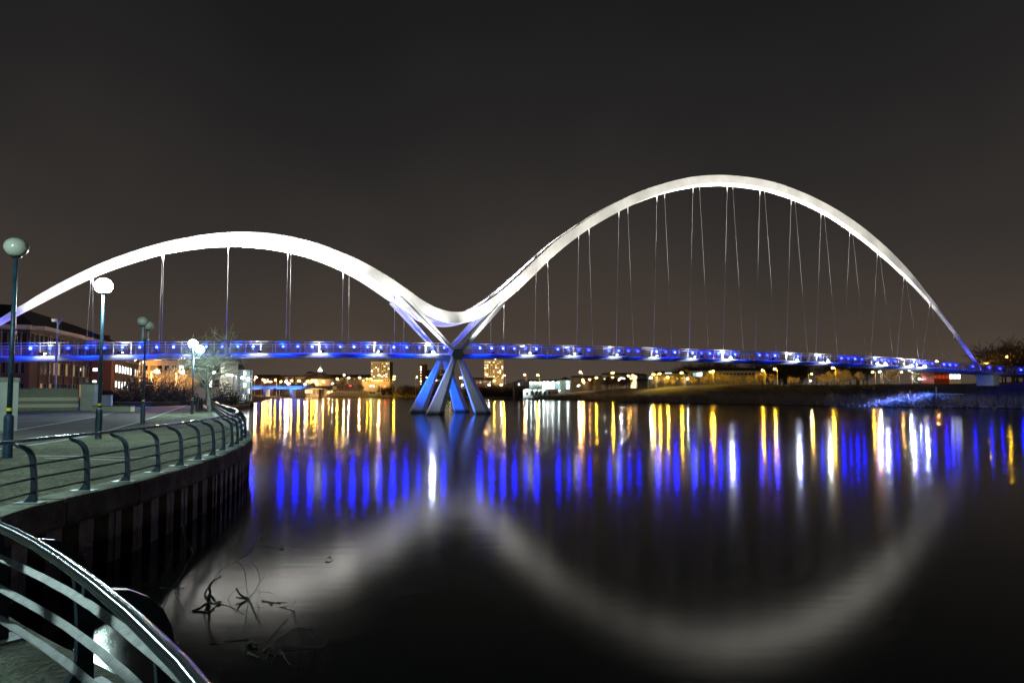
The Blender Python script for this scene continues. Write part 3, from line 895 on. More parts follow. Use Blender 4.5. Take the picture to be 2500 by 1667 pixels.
def bush_mesh(rng, w, h, n, m, leaf=.10):
    b = MB()
    for _ in range(n):
        a = rng.uniform(0, 6.283); r = math.sqrt(rng.random()); 
        hh = h * math.sqrt(max(0, 1 - r * r * .85)) * rng.uniform(.35, 1.05)
        c = Vector((math.cos(a) * r * w / 2, math.sin(a) * r * w / 2, hh * rng.random() ** .6))
        d = Vector((rng.uniform(-1, 1), rng.uniform(-1, 1), rng.uniform(-.2, 1.2))).normalized()
        s_ = Vector((rng.uniform(-1, 1), rng.uniform(-1, 1), rng.uniform(-1, 1))).cross(d).normalized()
        L = leaf * rng.uniform(.7, 2.2)
        b.add([c - s_ * L * .25, c + d * L * .5 + s_ * L * .12, c + d * L, c + d * L * .4 - s_ * L * .3], [(0, 1, 2, 3)])
    for _ in range(26):
        a = rng.uniform(0, 6.283); r = rng.random()
        b.tube([(0, 0, 0), (math.cos(a) * r * w * .3, math.sin(a) * r * w * .3, h * .5), (math.cos(a) * r * w * .45, math.sin(a) * r * w * .45, h * rng.uniform(.7, 1.1))], [.04, .025, .01], 3, False)
    return b.mesh('foliage', m)
BU = [bush_mesh(rng, 3.2, 2.2, 1500, M['shrub']) for _ in range(2)]
bushes = [(335, 968, 3.0, 'leftmost', 'by the lit office windows'), (360, 970, 3.4, 'tall dark', 'left of the twin headed unlit lamp'), (392, 970, 2.6, 'middle dark', 'under the amber lamps'), (422, 972, 2.6, 'broad dark', 'between the amber lamps and the path'), (447, 974, 2.0, 'low dark', 'left of the twin headed lit lamp'), (300, 977, 1.6, 'small low', 'beside the white low wall'), (540, 966, 1.8, 'small rounded', 'right of the bare tree'), (566, 962, 1.9, 'clipped', 'by the far bend of the railing')]
for i, (u, v, sc, a_, w_) in enumerate(bushes):
    p = px(u, v + 12, z=ZW); y = min(p.y, 92); p = px(u, 960, y=y); p.z = ZW
    t = thing('bush', '%s bush %s' % (a_, w_), 'bush', p, R.uniform(0, 6), 'bushes beyond the path')
    t.scale = (sc * .75, sc * .75, sc * .6)
    o = bpy.data.objects.new('foliage', BU[i % 2]); COL.objects.link(o); o.parent = t

# ================================================================== LEFT BANK: walls, pillars, car, camera pole
def wall_box(b, p, q, z0, z1, th):
    d = q - p; d.z = 0
    n = Vector((-d.y, d.x, 0)).normalized() * th / 2
    vs = [Vector((a.x, a.y, z)) for z in (z0, z1) for a in (p - n, q - n, q + n, p + n)]
    b.add(vs, [(3, 2, 1, 0), (4, 5, 6, 7), (0, 1, 5, 4), (1, 2, 6, 5), (2, 3, 7, 6), (3, 0, 4, 7)])
    return b
yW = 66.0
wl_, wr_ = px(-40, 998, y=yW - 4), px(192, 1000, y=yW)
gw = thing('garden_wall', 'long grey block wall with two cream brick bands left of the square pillar', 'wall', Vector((wl_.x, wl_.y, ZW)))
zc = [ZW - .05, ZW + .30, ZW + .62, ZW + .92, ZW + 1.24, ZW + 1.98]
for i, m in enumerate(('wall_dark', 'wall_pale', 'wall_dark', 'wall_pale', 'wall_dark')):
    wall_box(MB(), wl_, wr_, zc[i], zc[i + 1] - .003, .36 + (.012 if 'pale' in m else 0)).build('band' if 'pale' in m else 'course', M[m], gw)
wall_box(MB(), wl_, wr_, zc[5], zc[5] + .14, .52).build('cap', M['concrete'], gw)
for nm, (u0, u1, vt, vb), yy, lab in (('pillar', (195, 228, 933, 1001), 65.5, 'pale square pillar with flat cap at the end of the banded wall'), ('pillar', (-24, 14, 921, 1052), 30.2, 'grey square pillar at the left frame edge')):
    a, c = px(u0, vb, y=yy), px(u1, vb, y=yy); zt = px(u0, vt, y=yy).z
    w = c.x - a.x; cx = (a.x + c.x) / 2
    t = thing(nm, lab, 'pillar', Vector((cx, yy + w / 2, ZW)))
    MB().box((cx, yy + w / 2, (ZW + zt - .2) / 2), (w, w, zt - .2 - ZW)).build('shaft', M['render'], t)
    b = MB(); b.lathe((cx, yy + w / 2, zt - .2), [(w * .76, 0), (w * .78, .06), (w * .78, .15), (w * .70, .2)], 4)
    for i, vv in enumerate(b.v):
        d = Vector(vv) - Vector((cx, yy + w / 2, 0)); z = d.z; d.z = 0
        d = Matrix.Rotation(math.pi / 4, 3, 'Z') @ d
        b.v[i] = (cx + d.x, yy + w / 2 + d.y, z)
    b.build('cap', M['concrete'], t)
a, c = px(229, 1003, y=62.5), px(324, 1004, y=61)
lo = thing('low_wall', 'low cream brick wall right of the square pillar', 'wall', Vector((a.x, a.y, ZW)))
wall_box(MB(), a, c, ZW - .05, ZW + .44, .4).build('course', M['wall_pale'], lo)
wall_box(MB(), a, c, ZW + .443, ZW + .52, .46).build('cap', M['concrete'], lo)
a, c = px(226, 980, y=80), px(273, 980, y=80)
lo = thing('white_wall', 'white low wall in front of the parked car', 'wall', Vector((a.x, a.y, ZW)))
wall_box(MB(), a, c, ZW - .1, ZW + 1.35, .3).build('face', M['white_wall'], lo)
wall_box(MB(), a, c, ZW + 1.353, ZW + 1.43, .36).build('cap', M['edging'], lo)

def car(loc, rz, label):
    t = thing('parked_car', label, 'car', loc, rz)
    pr = [(-2.05, .35), (-2.1, .75), (-1.95, .95), (-1.45, 1.0), (-.95, 1.42), (.55, 1.45), (1.25, .98), (1.95, .86), (2.1, .6), (2.05, .33)]
    b = MB(); n = len(pr)
    b.loft([[(x, yy * (1 if z < 1.05 else .80), z) for x, z in pr] for yy in (-.84, -.80, .80, .84)])
    b.build('body', M['car'], t, local=True)
    for s_ in (-1, 1):
        b = MB(); q = [(-1.30, 1.03), (-.88, 1.36), (.48, 1.39), (1.05, 1.03)]
        b.add([(x, s_ * (.85 if z < 1.1 else .70), z) for x, z in q], [(0, 1, 2, 3)])
        b.build('side_window', M['glass'], t, local=True)
        for x in (-1.3, 1.3):
            b = MB(); b.loft([[(x + .32 * math.cos(k * .5236), s_ * yy, .32 + .32 * math.sin(k * .5236)) for k in range(12)] for yy in (.70, .88)])
            w = b.build('wheel', M['rubber'], t, local=True)
            b = MB(); b.loft([[(x + .2 * math.cos(k * .5236), s_ * yy, .32 + .2 * math.sin(k * .5236)) for k in range(12)] for yy in (.86, .885)])
            b.build('rim', M['stainless'], w, local=True)
        MB().box((2.07, s_ * .62, .68), (.06, .32, .14)).build('headlight', M['globe_off'], t, local=True)
        MB().box((-2.08, s_ * .66, .80), (.05, .26, .16)).build('tail_light', M['red_panel'], t, local=True)
    b = MB(); b.add([(.60, -.66, 1.43), (.60, .66, 1.43), (1.22, .76, 1.0), (1.22, -.76, 1.0)], [(0, 1, 2, 3)]); 
    for i, v in enumerate(b.v): b.v[i] = (v[0] + .02, v[1], v[2] + .015)
    b.build('windscreen', M['glass'], t, local=True)
    return t
p = px(246, 965, y=86); p.z = ZW + .55
car(p, rad(172), 'dark hatchback car parked behind the white low wall')
dk = px(250, 975, y=88)
tag(MB().box((dk.x - 4, dk.y + 6, ZW + .26), (26, 22, .52)).build('car_park', M['tarmac']), 'raised car park behind the white low wall', 'car park', kind='structure')

cp = px(135, 945, y=76); cp.z = ZW
tp = px(146, 785, y=76)
t = thing('camera_pole', 'tall thin pole with a security camera above the banded wall', 'camera pole', cp)
MB().tube([cp, (cp.x, cp.y, tp.z - 1.6)], [.11, .10], 8).build('pole', M['pole'], t)
MB().tube([(cp.x, cp.y, tp.z - 1.6), (cp.x, cp.y, tp.z - .35)], [.075, .07], 8).build('upper_pole', M['pole'], t)
MB().tube([(cp.x + .1, cp.y, tp.z - .3), (cp.x + .45, cp.y, tp.z - .7), (cp.x + .28, cp.y, tp.z - 1.3), (cp.x, cp.y, tp.z - 1.5)], .025, 5).build('cable', M['metal_dark'], t)
MB().box((cp.x - .12, cp.y, tp.z + .12), (.95, .28, .26)).box((cp.x - .12, cp.y, tp.z + .27), (1.06, .36, .04)).build('housing', M['pole'], t)
MB().box((cp.x + .05, cp.y, tp.z - .15), (.22, .2, .34)).build('bracket', M['pole'], t)

for i, (u, v0, v1, w_) in enumerate(((483, 968, 1003, 'left'), (489, 970, 1002, 'right'))):
    p = px(u, v1, z=ZW)
    h = (px(u, v0, y=p.y).z - ZW)
    t = thing('litter_bin', '%s hand dark litter bin beside the twin headed lamp' % w_, 'bin', p)
    b = MB(); b.lathe(p, [(.21, 0), (.23, .05), (.23, h * .74), (.20, h * .76)], 12); b.build('drum', M['metal_dark'], t)
    b = MB(); b.lathe(p, [(.18, h * .77), (.25, h * .80), (.25, h * .9), (.10, h)], 12); b.build('lid', M['blue_paint'], t)
p = px(503, 1000, y=70); p.z = ZW
t = thing('finger_post', 'thin blue post standing left of the bare tree trunk', 'post', p)
MB().tube([p, p + Vector((0, 0, 2.3))], .06, 6).build('shaft', M['blue_paint'], t)
MB().box(p + Vector((.2, 0, 2.1)), (.55, .05, .22)).build('board', M['blue_paint'], t)

# ================================================================== LEFT BANK: office buildings
def facade(t, p, q, z0, z1, m, th=.5, name='wall'):
    o = wall_box(MB(), p, q, z0, z1, th).build(name, m, t); return o
def window(t, p, q, k0, k1, z0, z1, pane, off=.30, fr=.10, frm=None):
    """window set proud of the wall line p-q between fractions k0..k1"""
    a, c = p.lerp(q, k0), p.lerp(q, k1)
    d = (c - a); d.z = 0; L = d.length; d.normalize(); n = Vector((d.y, -d.x, 0))
    if n.dot(Vector((-a.x, -a.y, 0))) < 0: n = -n
    mid = (a + c) / 2; rz = math.atan2(d.y, d.x)
    b = MB()
    zc_ = (z0 + z1) / 2
    m3 = mid + n * off
    for (cx, cz, w, h) in ((0, z1 + fr / 2, L + 2 * fr, fr), (0, z0 - fr / 2, L + 2 * fr, fr), (-L / 2 - fr / 2, zc_, fr, z1 - z0), (L / 2 + fr / 2, zc_, fr, z1 - z0)):
        b.box(m3 + d * cx + Vector((0, 0, cz)), (w, .10, h), rz=rz)
    w_ = b.build('window', frm or M['frame'], t)
    MB().box(mid + n * (off - .02) + Vector((0, 0, zc_)), (L, .04, z1 - z0), rz=rz).build('pane', pane, w_)
    return w_

# block A: brick offices with a deep white eaves band and slate roof
cA = px(70, 800, y=104); cA.z = 0
eA = px(287, 842, y=150); eA.z = 0
lA = px(-160, 800, y=100); lA.z = 0
zE = px(70, 798, y=104).z
oa = thing('office_building', 'long brick office block with white eaves and dark slate roof behind the bridge', 'building', Vector((cA.x, cA.y, ZW)))
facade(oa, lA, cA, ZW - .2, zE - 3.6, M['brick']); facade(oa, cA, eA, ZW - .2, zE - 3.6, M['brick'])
facade(oa, lA, cA, zE - 3.6, zE - .5, M['metal_dark'], .3, 'top_storey'); facade(oa, cA, eA, zE - 3.6, zE - .5, M['metal_dark'], .3, 'top_storey')
for p_, q_ in ((lA, cA), (cA, eA)):
    d = (q_ - p_).normalized(); n = Vector((d.y, -d.x, 0))
    if n.dot(Vector((-p_.x, -p_.y, 0))) < 0: n = -n
    facade(oa, p_ + n * 1.1 - d * .8, q_ + n * 1.1 + d * .8, zE - .5, zE + .1, M['soffit'], 2.6, 'eaves')
    k = 26 if p_ is cA else 14
    for j in range(k):
        window(oa, p_, q_, (j + .12) / k, (j + .88) / k, zE - 3.3, zE - .9, M['glass'], .2, .07)
    # brick piers and lower windows
    k2 = 13 if p_ is cA else 7
    for j in range(k2):
        c_ = p_.lerp(q_, (j + .5) / k2)
        if p_ is cA and j == 0: continue
        for r_, (za, zb) in enumerate(((ZW + .9, ZW + 3.1), (ZW + 4.6, ZW + 6.6))):
            for sd in (-.22, .22):
                lit = R.random()
                pane = E_['win_d'] if (lit < .22 and p_ is cA) else M['glass']
                window(oa, p_, q_, (j + .5 + sd - .13) / k2, (j + .5 + sd + .13) / k2, za, zb, pane, .34, .06)
    for j in range(k2 + 1):
        c_ = p_.lerp(q_, j / k2)
        MB().box(c_ + n * .30 + Vector((0, 0, (ZW + zE - 3.6) / 2)), (.55, .25, zE - 3.6 - ZW), rz=math.atan2(d.y, d.x)).build('brick_pier', M['brick'], oa)
    for j in range(2, k2, 3):
        c_ = p_.lerp(q_, (j + .02) / k2) + n * .52
        MB().tube([c_ + Vector((0, 0, ZW)), c_ + Vector((0, 0, zE - .6))], .07, 6).build('drainpipe', M['pole'], oa)
rr = []
nA = Vector((cA.y - eA.y, eA.x - cA.x, 0)).normalized()
b = MB()
ri = Vector((-8, 6, 0))
rz_ = zE + 4.2
R0 = lA + Vector((0, 9, 0)); R1 = cA + Vector((-8, 7, 0)); R2 = eA + Vector((-7.5, -2, 0))
of = Vector((1.6, -1.8, 0))
vs = [lA + Vector((0, -2.2, zE)), cA + Vector((2.2, -2.2, zE)), eA + Vector((2.2, .5, zE)), eA + Vector((-15, .5, zE)), cA + Vector((-16, 14, zE)), lA + Vector((0, 18, zE)),
      R0 + Vector((0, 0, rz_)), R1 + Vector((0, 0, rz_)), R2 + Vector((0, 0, rz_))]
vs = [Vector((v.x, v.y, v.z + .12)) for v in vs]
b.add(vs, [(0, 1, 7, 6), (1, 2, 8, 7), (2, 3, 8), (3, 4, 7, 8), (4, 5, 6, 7), (5, 4, 3, 2, 1, 0)])
rf = b.build('roof', M['roof'], oa)
for u in (50, 54, 58, 62):
    c_ = px(u, 786, y=106)
    MB().tube([c_ + Vector((0, 0, -2.2)), c_ + Vector((0, 0, .7))], .16, 8).build('flue', M['pole'], rf)
c_ = px(270, 822, y=146); MB().box(c_ + Vector((-1, 0, -1.0)), (1.2, 1.2, 2.6)).build('chimney', M['brick'], rf)

# block B: orange lit gable and lit window wing
gA, gB = px(222, 960, y=132), px(273, 960, y=130); wE = px(338, 955, y=168)
for v_ in (gA, gB, wE): v_.z = 0
zB = px(250, 874, y=131).z
ob = thing('office_wing', 'orange lit brick office wing with two rows of bright windows', 'building', Vector((gB.x, gB.y, ZW)))
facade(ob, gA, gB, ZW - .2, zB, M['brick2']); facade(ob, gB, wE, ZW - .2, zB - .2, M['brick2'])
facade(ob, gA + Vector((0, .6, 0)), gB + Vector((.6, .6, 0)), zB + .003, zB + .5, M['soffit'], 2.2, 'eaves'); facade(ob, gB + Vector((.4, .8, 0)), wE, zB - .197, zB + .3, M['soffit'], 1.8, 'eaves')
for (u0, u1, v0, v1) in ((229, 240, 899, 906), (229, 239, 929, 945)):
    k0, k1 = (u0 - 222) / 51, (u1 - 222) / 51
    window(ob, gA, gB, k0, k1, px(230, v1, y=132).z, px(230, v0, y=132).z, E_['win_big'], .32, .06)
for k_ in range(10):
    for r_, (v0, v1) in enumerate(((891, 909), (931, 948))):
        z0, z1 = px(280, v1, y=133).z, px(280, v0, y=133).z
        pane = E_['win_big'] if k_ < 6 and R.random() < .9 else R.choice([E_['win_w'], E_['win_a'], M['glass']])
        window(ob, gB, wE, (k_ + .30) / 10, (k_ + .78) / 10, z0, z1, pane, .32, .10)
vs = [gA + Vector((-1, -1, zB + .5)), gB + Vector((1.5, -1, zB + .5)), wE + Vector((1.5, 0, zB + .3)), wE + Vector((-9, 0, zB + .3)), gA + Vector((-1, 20, zB + .5)),
      gA.lerp(gB, .5) + Vector((0, 8, zB + 2.6)), wE + Vector((-4, -3, zB + 2.4))]
MB().add(vs, [(0, 1, 5), (1, 2, 6, 5), (2, 3, 6), (3, 4, 5, 6), (4, 0, 5)]).build('roof', M['roof'], ob)

# block C: riverside pavilion with white lit glass stair tower
yC = 150
pC = thing('riverside_pavilion', 'small dark roofed riverside building with a white lit glass stair tower', 'building', Vector((px(570, 955, y=yC).x, yC, ZW)))
a, c = px(528, 955, y=yC + 6), px(590, 955, y=yC + 2); a.z = c.z = 0
zr = px(560, 902, y=yC).z
facade(pC, a, c, ZW - .3, zr, M['render'], 4.0)
for j in range(6):
    window(pC, a, c, (j + .2) / 6, (j + .75) / 6, zr - 2.6, zr - .8, E_['win_c'] if j > 2 else M['glass'], 2.05, .08)
v0, v1 = px(528, 897, y=yC + 4), px(600, 905, y=yC + 4); v2, v3 = px(592, 890, y=yC + 7), px(548, 879, y=yC + 7)
MB().add([v0, v1, v2, v3] + [p_ + Vector((0, 0, -.35)) for p_ in (v0, v1, v2, v3)], [(0, 1, 2, 3), (7, 6, 5, 4), (0, 4, 5, 1), (1, 5, 6, 2), (2, 6, 7, 3), (3, 7, 4, 0)]).build('roof', M['roof'], pC)
ta, tb = px(588, 950, y=yC), px(607, 950, y=yC); ztw = px(597, 903, y=yC).z
tw = MB()
for fx in (0, .5, 1):
    for dy in (0, 1.8):
        q = ta.lerp(tb, fx); tw.box((q.x, yC + dy, (ZW + ztw) / 2), (.14, .14, ztw - ZW))
for fz in (0.02, .2, .4, .6, .8, 1.0):
    tw.box(((ta.x + tb.x) / 2, yC + .9, ZW + (ztw - ZW) * fz), (tb.x - ta.x + .14, 1.94, .12))
st = tw.build('stair_tower', M['white_wall'], pC)
for i in range(2):
    for j in range(5):
        if (i, j) in ((0, 1), (1, 0)): continue
        q = ta.lerp(tb, .25 + .5 * i)
        MB().box((q.x, yC + .9, ZW + (ztw - ZW) * (.11 + .195 * j)), ((tb.x - ta.x) / 2 - .2, .05, (ztw - ZW) * .16)).build('pane', E_['win_c'] if (i + j) % 2 else E_['win_w'], st)
# ================================================================== FAR BANK AND TOWN
def block(t, u0, u1, vt, y, dep, m, name='wall', z0=None, zt=None):
    a, c = px(u0, 940, y=y), px(u1, 940, y=y)
    zt = px((u0 + u1) / 2, vt, y=y).z if zt is None else zt
    z0 = min(gz(a.x, y), gz(c.x, y)) - 1.0 if z0 is None else z0
    MB().box(((a.x + c.x) / 2, y + dep / 2, (z0 + zt) / 2), (c.x - a.x, dep, zt - z0)).build(name, m, t)
    return a.x, c.x, z0, zt
def gable_roof(t, x0, x1, y, dep, z, rise, m, over=.6, along='x'):
    b = MB(); x0 -= over; x1 += over; y0 = y - over; y1 = y + dep + over
    if along == 'x':
        vs = [(x0, y0, z), (x1, y0, z), (x1, y1, z), (x0, y1, z), (x0, (y0 + y1) / 2, z + rise), (x1, (y0 + y1) / 2, z + rise)]
        fs = [(0, 1, 5, 4), (2, 3, 4, 5), (0, 4, 3), (1, 2, 5), (3, 2, 1, 0)]
    else:
        xm = (x0 + x1) / 2
        vs = [(x0, y0, z), (x1, y0, z), (x1, y1, z), (x0, y1, z), (xm, y0, z + rise), (xm, y1, z + rise)]
        fs = [(1, 2, 5, 4), (3, 0, 4, 5), (0, 1, 4), (2, 3, 5), (3, 2, 1, 0)]
    return b.add(vs, fs).build('roof', m, t)
def far_thing(name, label, u, y, cat='building', group=None):
    p = px(u, 940, y=y); p.z = gz(p.x, y)
    return thing(name, label, cat, p, 0, group)
WINB = {}
def win(t, x, y, z, w, h, pane, depth=.12):
    key = (round(w, 2), round(h, 2), pane.name)
    if key not in WINB: WINB[key] = MB().box((0, 0, 0), (w, depth, h)).mesh('window', pane)
    o = bpy.data.objects.new('window', WINB[key]); COL.objects.link(o); o.parent = t
    o.location = Vector((x, y, z)) - WLOC[t.name]
    return o

# two tower blocks, each window its own piece
def tower(u0, u1, vt, vb, y, label, seed, cols, rows):
    r = random.Random(seed)
    t = far_thing('tower_block', label, (u0 + u1) / 2, y, group='tower blocks on the skyline')
    x0, x1, z0, zt = block(t, u0, u1, vt, y, 16, M['render2'])
    zb = px(u0, vb, y=y).z
    MB().box(((x0 + x1) / 2, y + 8, zt + 1.1), ((x1 - x0) * .34, 5, 2.2)).build('plant_room', M['render2'], t)
    MB().box(((x0 + x1) / 2, y + 8, zt + .2), (x1 - x0 + .5, 16.5, .4)).build('parapet', M['render'], t)
    cw = (x1 - x0) / cols; rh = (zt - .8 - zb) / rows
    for i in range(cols):
        for j in range(rows):
            k = r.random()
            pane = E_['tw_hot'] if k < .10 else (E_['win_a'] if k < .26 else M['glass'])
            win(t, x0 + cw * (i + .5), y - .03, zt - .8 - rh * (j + .5), cw * .46, rh * .5, pane)
    return t, x0, x1, zt
E_['tw_hot'] = emis('lit_flat_window', (1.0, .86, .55), 7.0)
E_['tw_flood'] = emis('facade_lamp', (1.0, .62, .22), 60)
T1 = tower(905, 951, 884, 921, 600, 'left hand tower block glowing amber behind the bridge pier', 3, 9, 11)
T2 = tower(1182, 1229, 880, 924, 600, 'right hand tower block glowing amber with scattered lit windows', 8, 9, 12)
for (t, x0, x1, zt), pw in ((T1, 1.0), (T2, 1.0)):
    xm = (x0 + x1) / 2
    spot((xm - 4, 560, 9), (xm, 600, zt * .62), 85000 * pw, rad(70), (1.0, .64, .25), t, radius=1.0, name='amber_flood')
p = px(1209, 877, y=600)
MB().tube([p + Vector((0, 6, -3)), p + Vector((0, 6, .2))], .15, 5).build('mast', M['pole'], T2[0])
MB().ball(p + Vector((0, 6, .5)), .8, .6, 8, 5).build('mast_lamp', E_['tw_hot'], T2[0])

# dark flats between the towers
t = far_thing('flats', 'dark stepped block of flats with a slim tower behind the pier legs', 1060, 560)
x0, x1, z0, zt = block(t, 1024, 1039, 890, 560, 10, M['brick'], 'slim_tower')
MB().box(((x0 + x1) / 2, 565, zt + .25), (x1 - x0 + .8, 11, .5)).build('parapet', M['render2'], t)
for j in range(7):
    win(t, (x0 + x1) / 2 - 1.4, 559.9, zt - 2 - j * 2.3, 1.0, 1.1, R.choice([E_['tw_hot'], M['glass'], E_['win_a']]))
x0, x1, z0, zt = block(t, 1039, 1106, 903, 563, 10, M['brick'])
for i in range(14):
    for j in range(4):
        k = R.random()
        win(t, x0 + (x1 - x0) * (i + .5) / 14, 562.9, zt - 1.3 - j * 2.4, .9, 1.1, E_['tw_hot'] if k < .12 else (E_['win_d'] if k < .3 else M['glass']))
MB().box(((x0 + x1) / 2, 568, zt + .2), (x1 - x0 + .6, 11, .4)).build('parapet', M['render2'], t)

# hall with a conical roof and lit cupola
t = far_thing('round_hall', 'hall with a dark cone roof and a white lit cupola topped by a cross', 781, 480)
c = px(781, 940, y=488); zg = gz(c.x, 488)
r_ = (px(815, 940, y=488).x - px(745, 940, y=488).x) / 2
ze = px(781, 925, y=488).z; za = px(781, 907, y=488).z
b = MB(); b.lathe((c.x, 488, 0), [(r_ * .92, zg - 1), (r_ * .92, ze)], 12); b.build('drum', M['render2'], t)
b = MB(); b.lathe((c.x, 488, 0), [(r_ * 1.12, ze - .2), (r_ * 1.12, ze), (r_ * .16, za)], 12); b.build('roof', M['roof'], t)
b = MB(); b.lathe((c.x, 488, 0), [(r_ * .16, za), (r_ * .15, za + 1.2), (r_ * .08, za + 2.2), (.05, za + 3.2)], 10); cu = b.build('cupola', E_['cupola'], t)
b = MB(); b.box((c.x, 488, za + 4.4), (.22, .22, 3.0)); b.box((c.x, 488, za + 4.9), (1.2, .2, .2)); b.build('cross', M['edging'], cu)
for k in range(12):
    a_ = -math.pi / 2 + (k - 5.5) * .24
    win(t, c.x + math.cos(a_) * r_ * .935, 488 + math.sin(a_) * r_ * .935, zg + 2.6, 1.2, 2.4, R.choice([E_['win_a'], E_['win_d'], E_['win_a']]))

# long civic building behind the hall
t = far_thing('civic_building', 'long pale civic building with rows of windows left of the cone roof', 720, 530)
x0, x1, z0, zt = block(t, 672, 762, 918, 530, 14, M['render2'])
MB().box(((x0 + x1) / 2, 537, zt + .35), (x1 - x0 + 1.2, 15, .7)).build('cornice', M['roof'], t)
for i in range(20):
    for j in range(2):
        win(t, x0 + (x1 - x0) * (i + .5) / 20, 529.9, zt - 1.6 - j * 2.6, .8, 1.3, E_['win_d'] if R.random() < .6 else M['glass'])
x0b, x1b, z0b, ztb = block(t, 743, 762, 911, 533, 10, M['render2'], 'attic')
b = MB(); b.lathe(((x0b + x1b) / 2, 538, ztb), [(3.6, 0), (3.5, .5), (2.2, 1.2), (.1, 1.5)], 10); b.build('dome_roof', M['roof'], t)
t = far_thing('shop_row', 'long low dark roofed building right of the cone roof', 850, 520)
x0, x1, z0, zt = block(t, 800, 900, 921, 520, 12, M['render2']); gable_roof(t, x0, x1, 520, 12, zt, 2.2, M['roof'])
for i in range(16): win(t, x0 + (x1 - x0) * (i + .5) / 16, 519.9, zt - 1.3, 1.0, 1.2, E_['win_d'] if R.random() < .45 else M['glass'])
t = far_thing('terrace_row', 'row of low dark houses left of the civic building', 650, 500)
x0, x1, z0, zt = block(t, 618, 676, 922, 500, 10, M['brick']); gable_roof(t, x0, x1, 500, 10, zt, 2.4, M['roof'])
for i in range(9): win(t, x0 + (x1 - x0) * (i + .5) / 9, 499.9, zt - 1.5, 1.0, 1.3, E_['win_a'] if R.random() < .4 else M['glass'])
t = far_thing('low_offices', 'low flat roofed offices with amber strip lights beneath the left tower', 915, 470)
x0, x1, z0, zt = block(t, 884, 952, 925, 470, 10, M['render2']); MB().box(((x0 + x1) / 2, 475, zt + .15), (x1 - x0 + .6, 10.6, .3)).build('parapet', M['roof'], t)
for i in range(12): win(t, x0 + (x1 - x0) * (i + .5) / 12, 469.9, zt - 1.1, 1.1, .9, E_['win_a'] if R.random() < .5 else M['glass'])
t = far_thing('workshop_row', 'low brick workshops right of the pier under the right tower', 1175, 440)
x0, x1, z0, zt = block(t, 1138, 1200, 927, 440, 10, M['brick']); gable_roof(t, x0, x1, 440, 10, zt, 1.6, M['roof'])
for i in range(8): win(t, x0 + (x1 - x0) * (i + .5) / 8, 439.9, zt - 1.6, 1.1, 1.2, R.choice([E_['win_d'], M['glass'], E_['win_c']]))
for lab, u0, u1, vt, y in (('dark long warehouse roof behind the boathouse', 1400, 1478, 918, 460), ('dark flat warehouse behind the white lamp cluster', 1478, 1560, 911, 430), ('dark shed at the foot of the park left of the trees', 1556, 1580, 914, 320)):
    t = far_thing('warehouse', lab, (u0 + u1) / 2, y, group='dark warehouses')
    x0, x1, z0, zt = block(t, u0, u1, vt + 3, y, 18, M['render']); gable_roof(t, x0, x1, y, 18, zt, 1.2, M['roof'])
    for i in range(6): win(t, x0 + (x1 - x0) * (i + .5) / 6, y - .1, zt - 2.0, 1.4, .8, M['glass'])

# boathouse with lit fronts
yB = 322
t = far_thing('boathouse', 'white lit boathouse with a glowing picture window and slipway doors', 1340, yB)
zf = px(1340, 950, y=yB).z
x0, x1, z0, zt = block(t, 1292, 1368, 931, yB, 9, M['render'], 'upper_storey', z0=zf)
gable_roof(t, x0, x1, yB, 9, zt, 1.0, M['roof'], .8)
xa, xb, _, zl = block(t, 1277, 1345, 951, yB - 2.2, 11, M['render'], 'lower_storey', zt=zf - .02)
x2, x3, _, z3 = block(t, 1366, 1394, 928, yB - .5, 10, M['render'], 'gable_wing')
gable_roof(t, x2, x3, yB - .5, 10, z3, 1.6, M['roof'], .8, 'y')
x4, x5, _, z5 = block(t, 1252, 1293, 934, yB + 2, 8, M['brick'], 'dark_wing')
gable_roof(t, x4, x5, yB + 2, 8, z5, 1.7, M['roof'], .7, 'y')
def ux(u): return px(u, 940, y=yB).x
for i in range(7):
    u = 1327 + i * 4.2; win(t, ux(u), yB - .08, px(1340, 943, y=yB).z, .72, 2.1, E_['win_big'])
for i in range(3):
    u = 1358.5 + i * 4; win(t, ux(u) if i < 2 else ux(1366), yB - .6, px(1340, 943, y=yB).z, .66, 2.1, E_['win_c'])
win(t, ux(1386), yB - .62, px(1386, 944, y=yB).z, 1.3, 1.8, E_['win_big'])
win(t, ux(1267), yB + 1.9, px(1267, 938, y=yB).z, .7, 1.0, E_['win_w'])
for i, u in enumerate((1284, 1296, 1306, 1316, 1327, 1338)):
    win(t, ux(u) + .5, yB - 2.3, px(u, 959, y=yB).z, 1.1, 2.0, M['metal_dark'])
wall_lamps = [(1297, 934, 0), (1307, 934, 0), (1317.5, 934, 0), (1327.7, 933.4, 0), (1337, 933, 0), (1349, 933, 0), (1362.6, 933, -.6), (1386, 933, -.8), (1286, 953, -2.5), (1306, 953, -2.5), (1316, 953, -2.5), (1327, 953, -2.5), (1365.6, 953, -3)]
E_['wall_lamp'] = emis('boathouse_lamp', (.80, 1.0, .95), 130)
wlm = MB().ball((0, 0, 0), .20, .16, 8, 5).mesh('wall_lamp', E_['wall_lamp'])
for u, v, dy in wall_lamps:
    o = bpy.data.objects.new('wall_lamp', wlm); COL.objects.link(o); o.parent = t
    o.location = px(u, v, y=yB - .45 + dy) - WLOC[t.name]

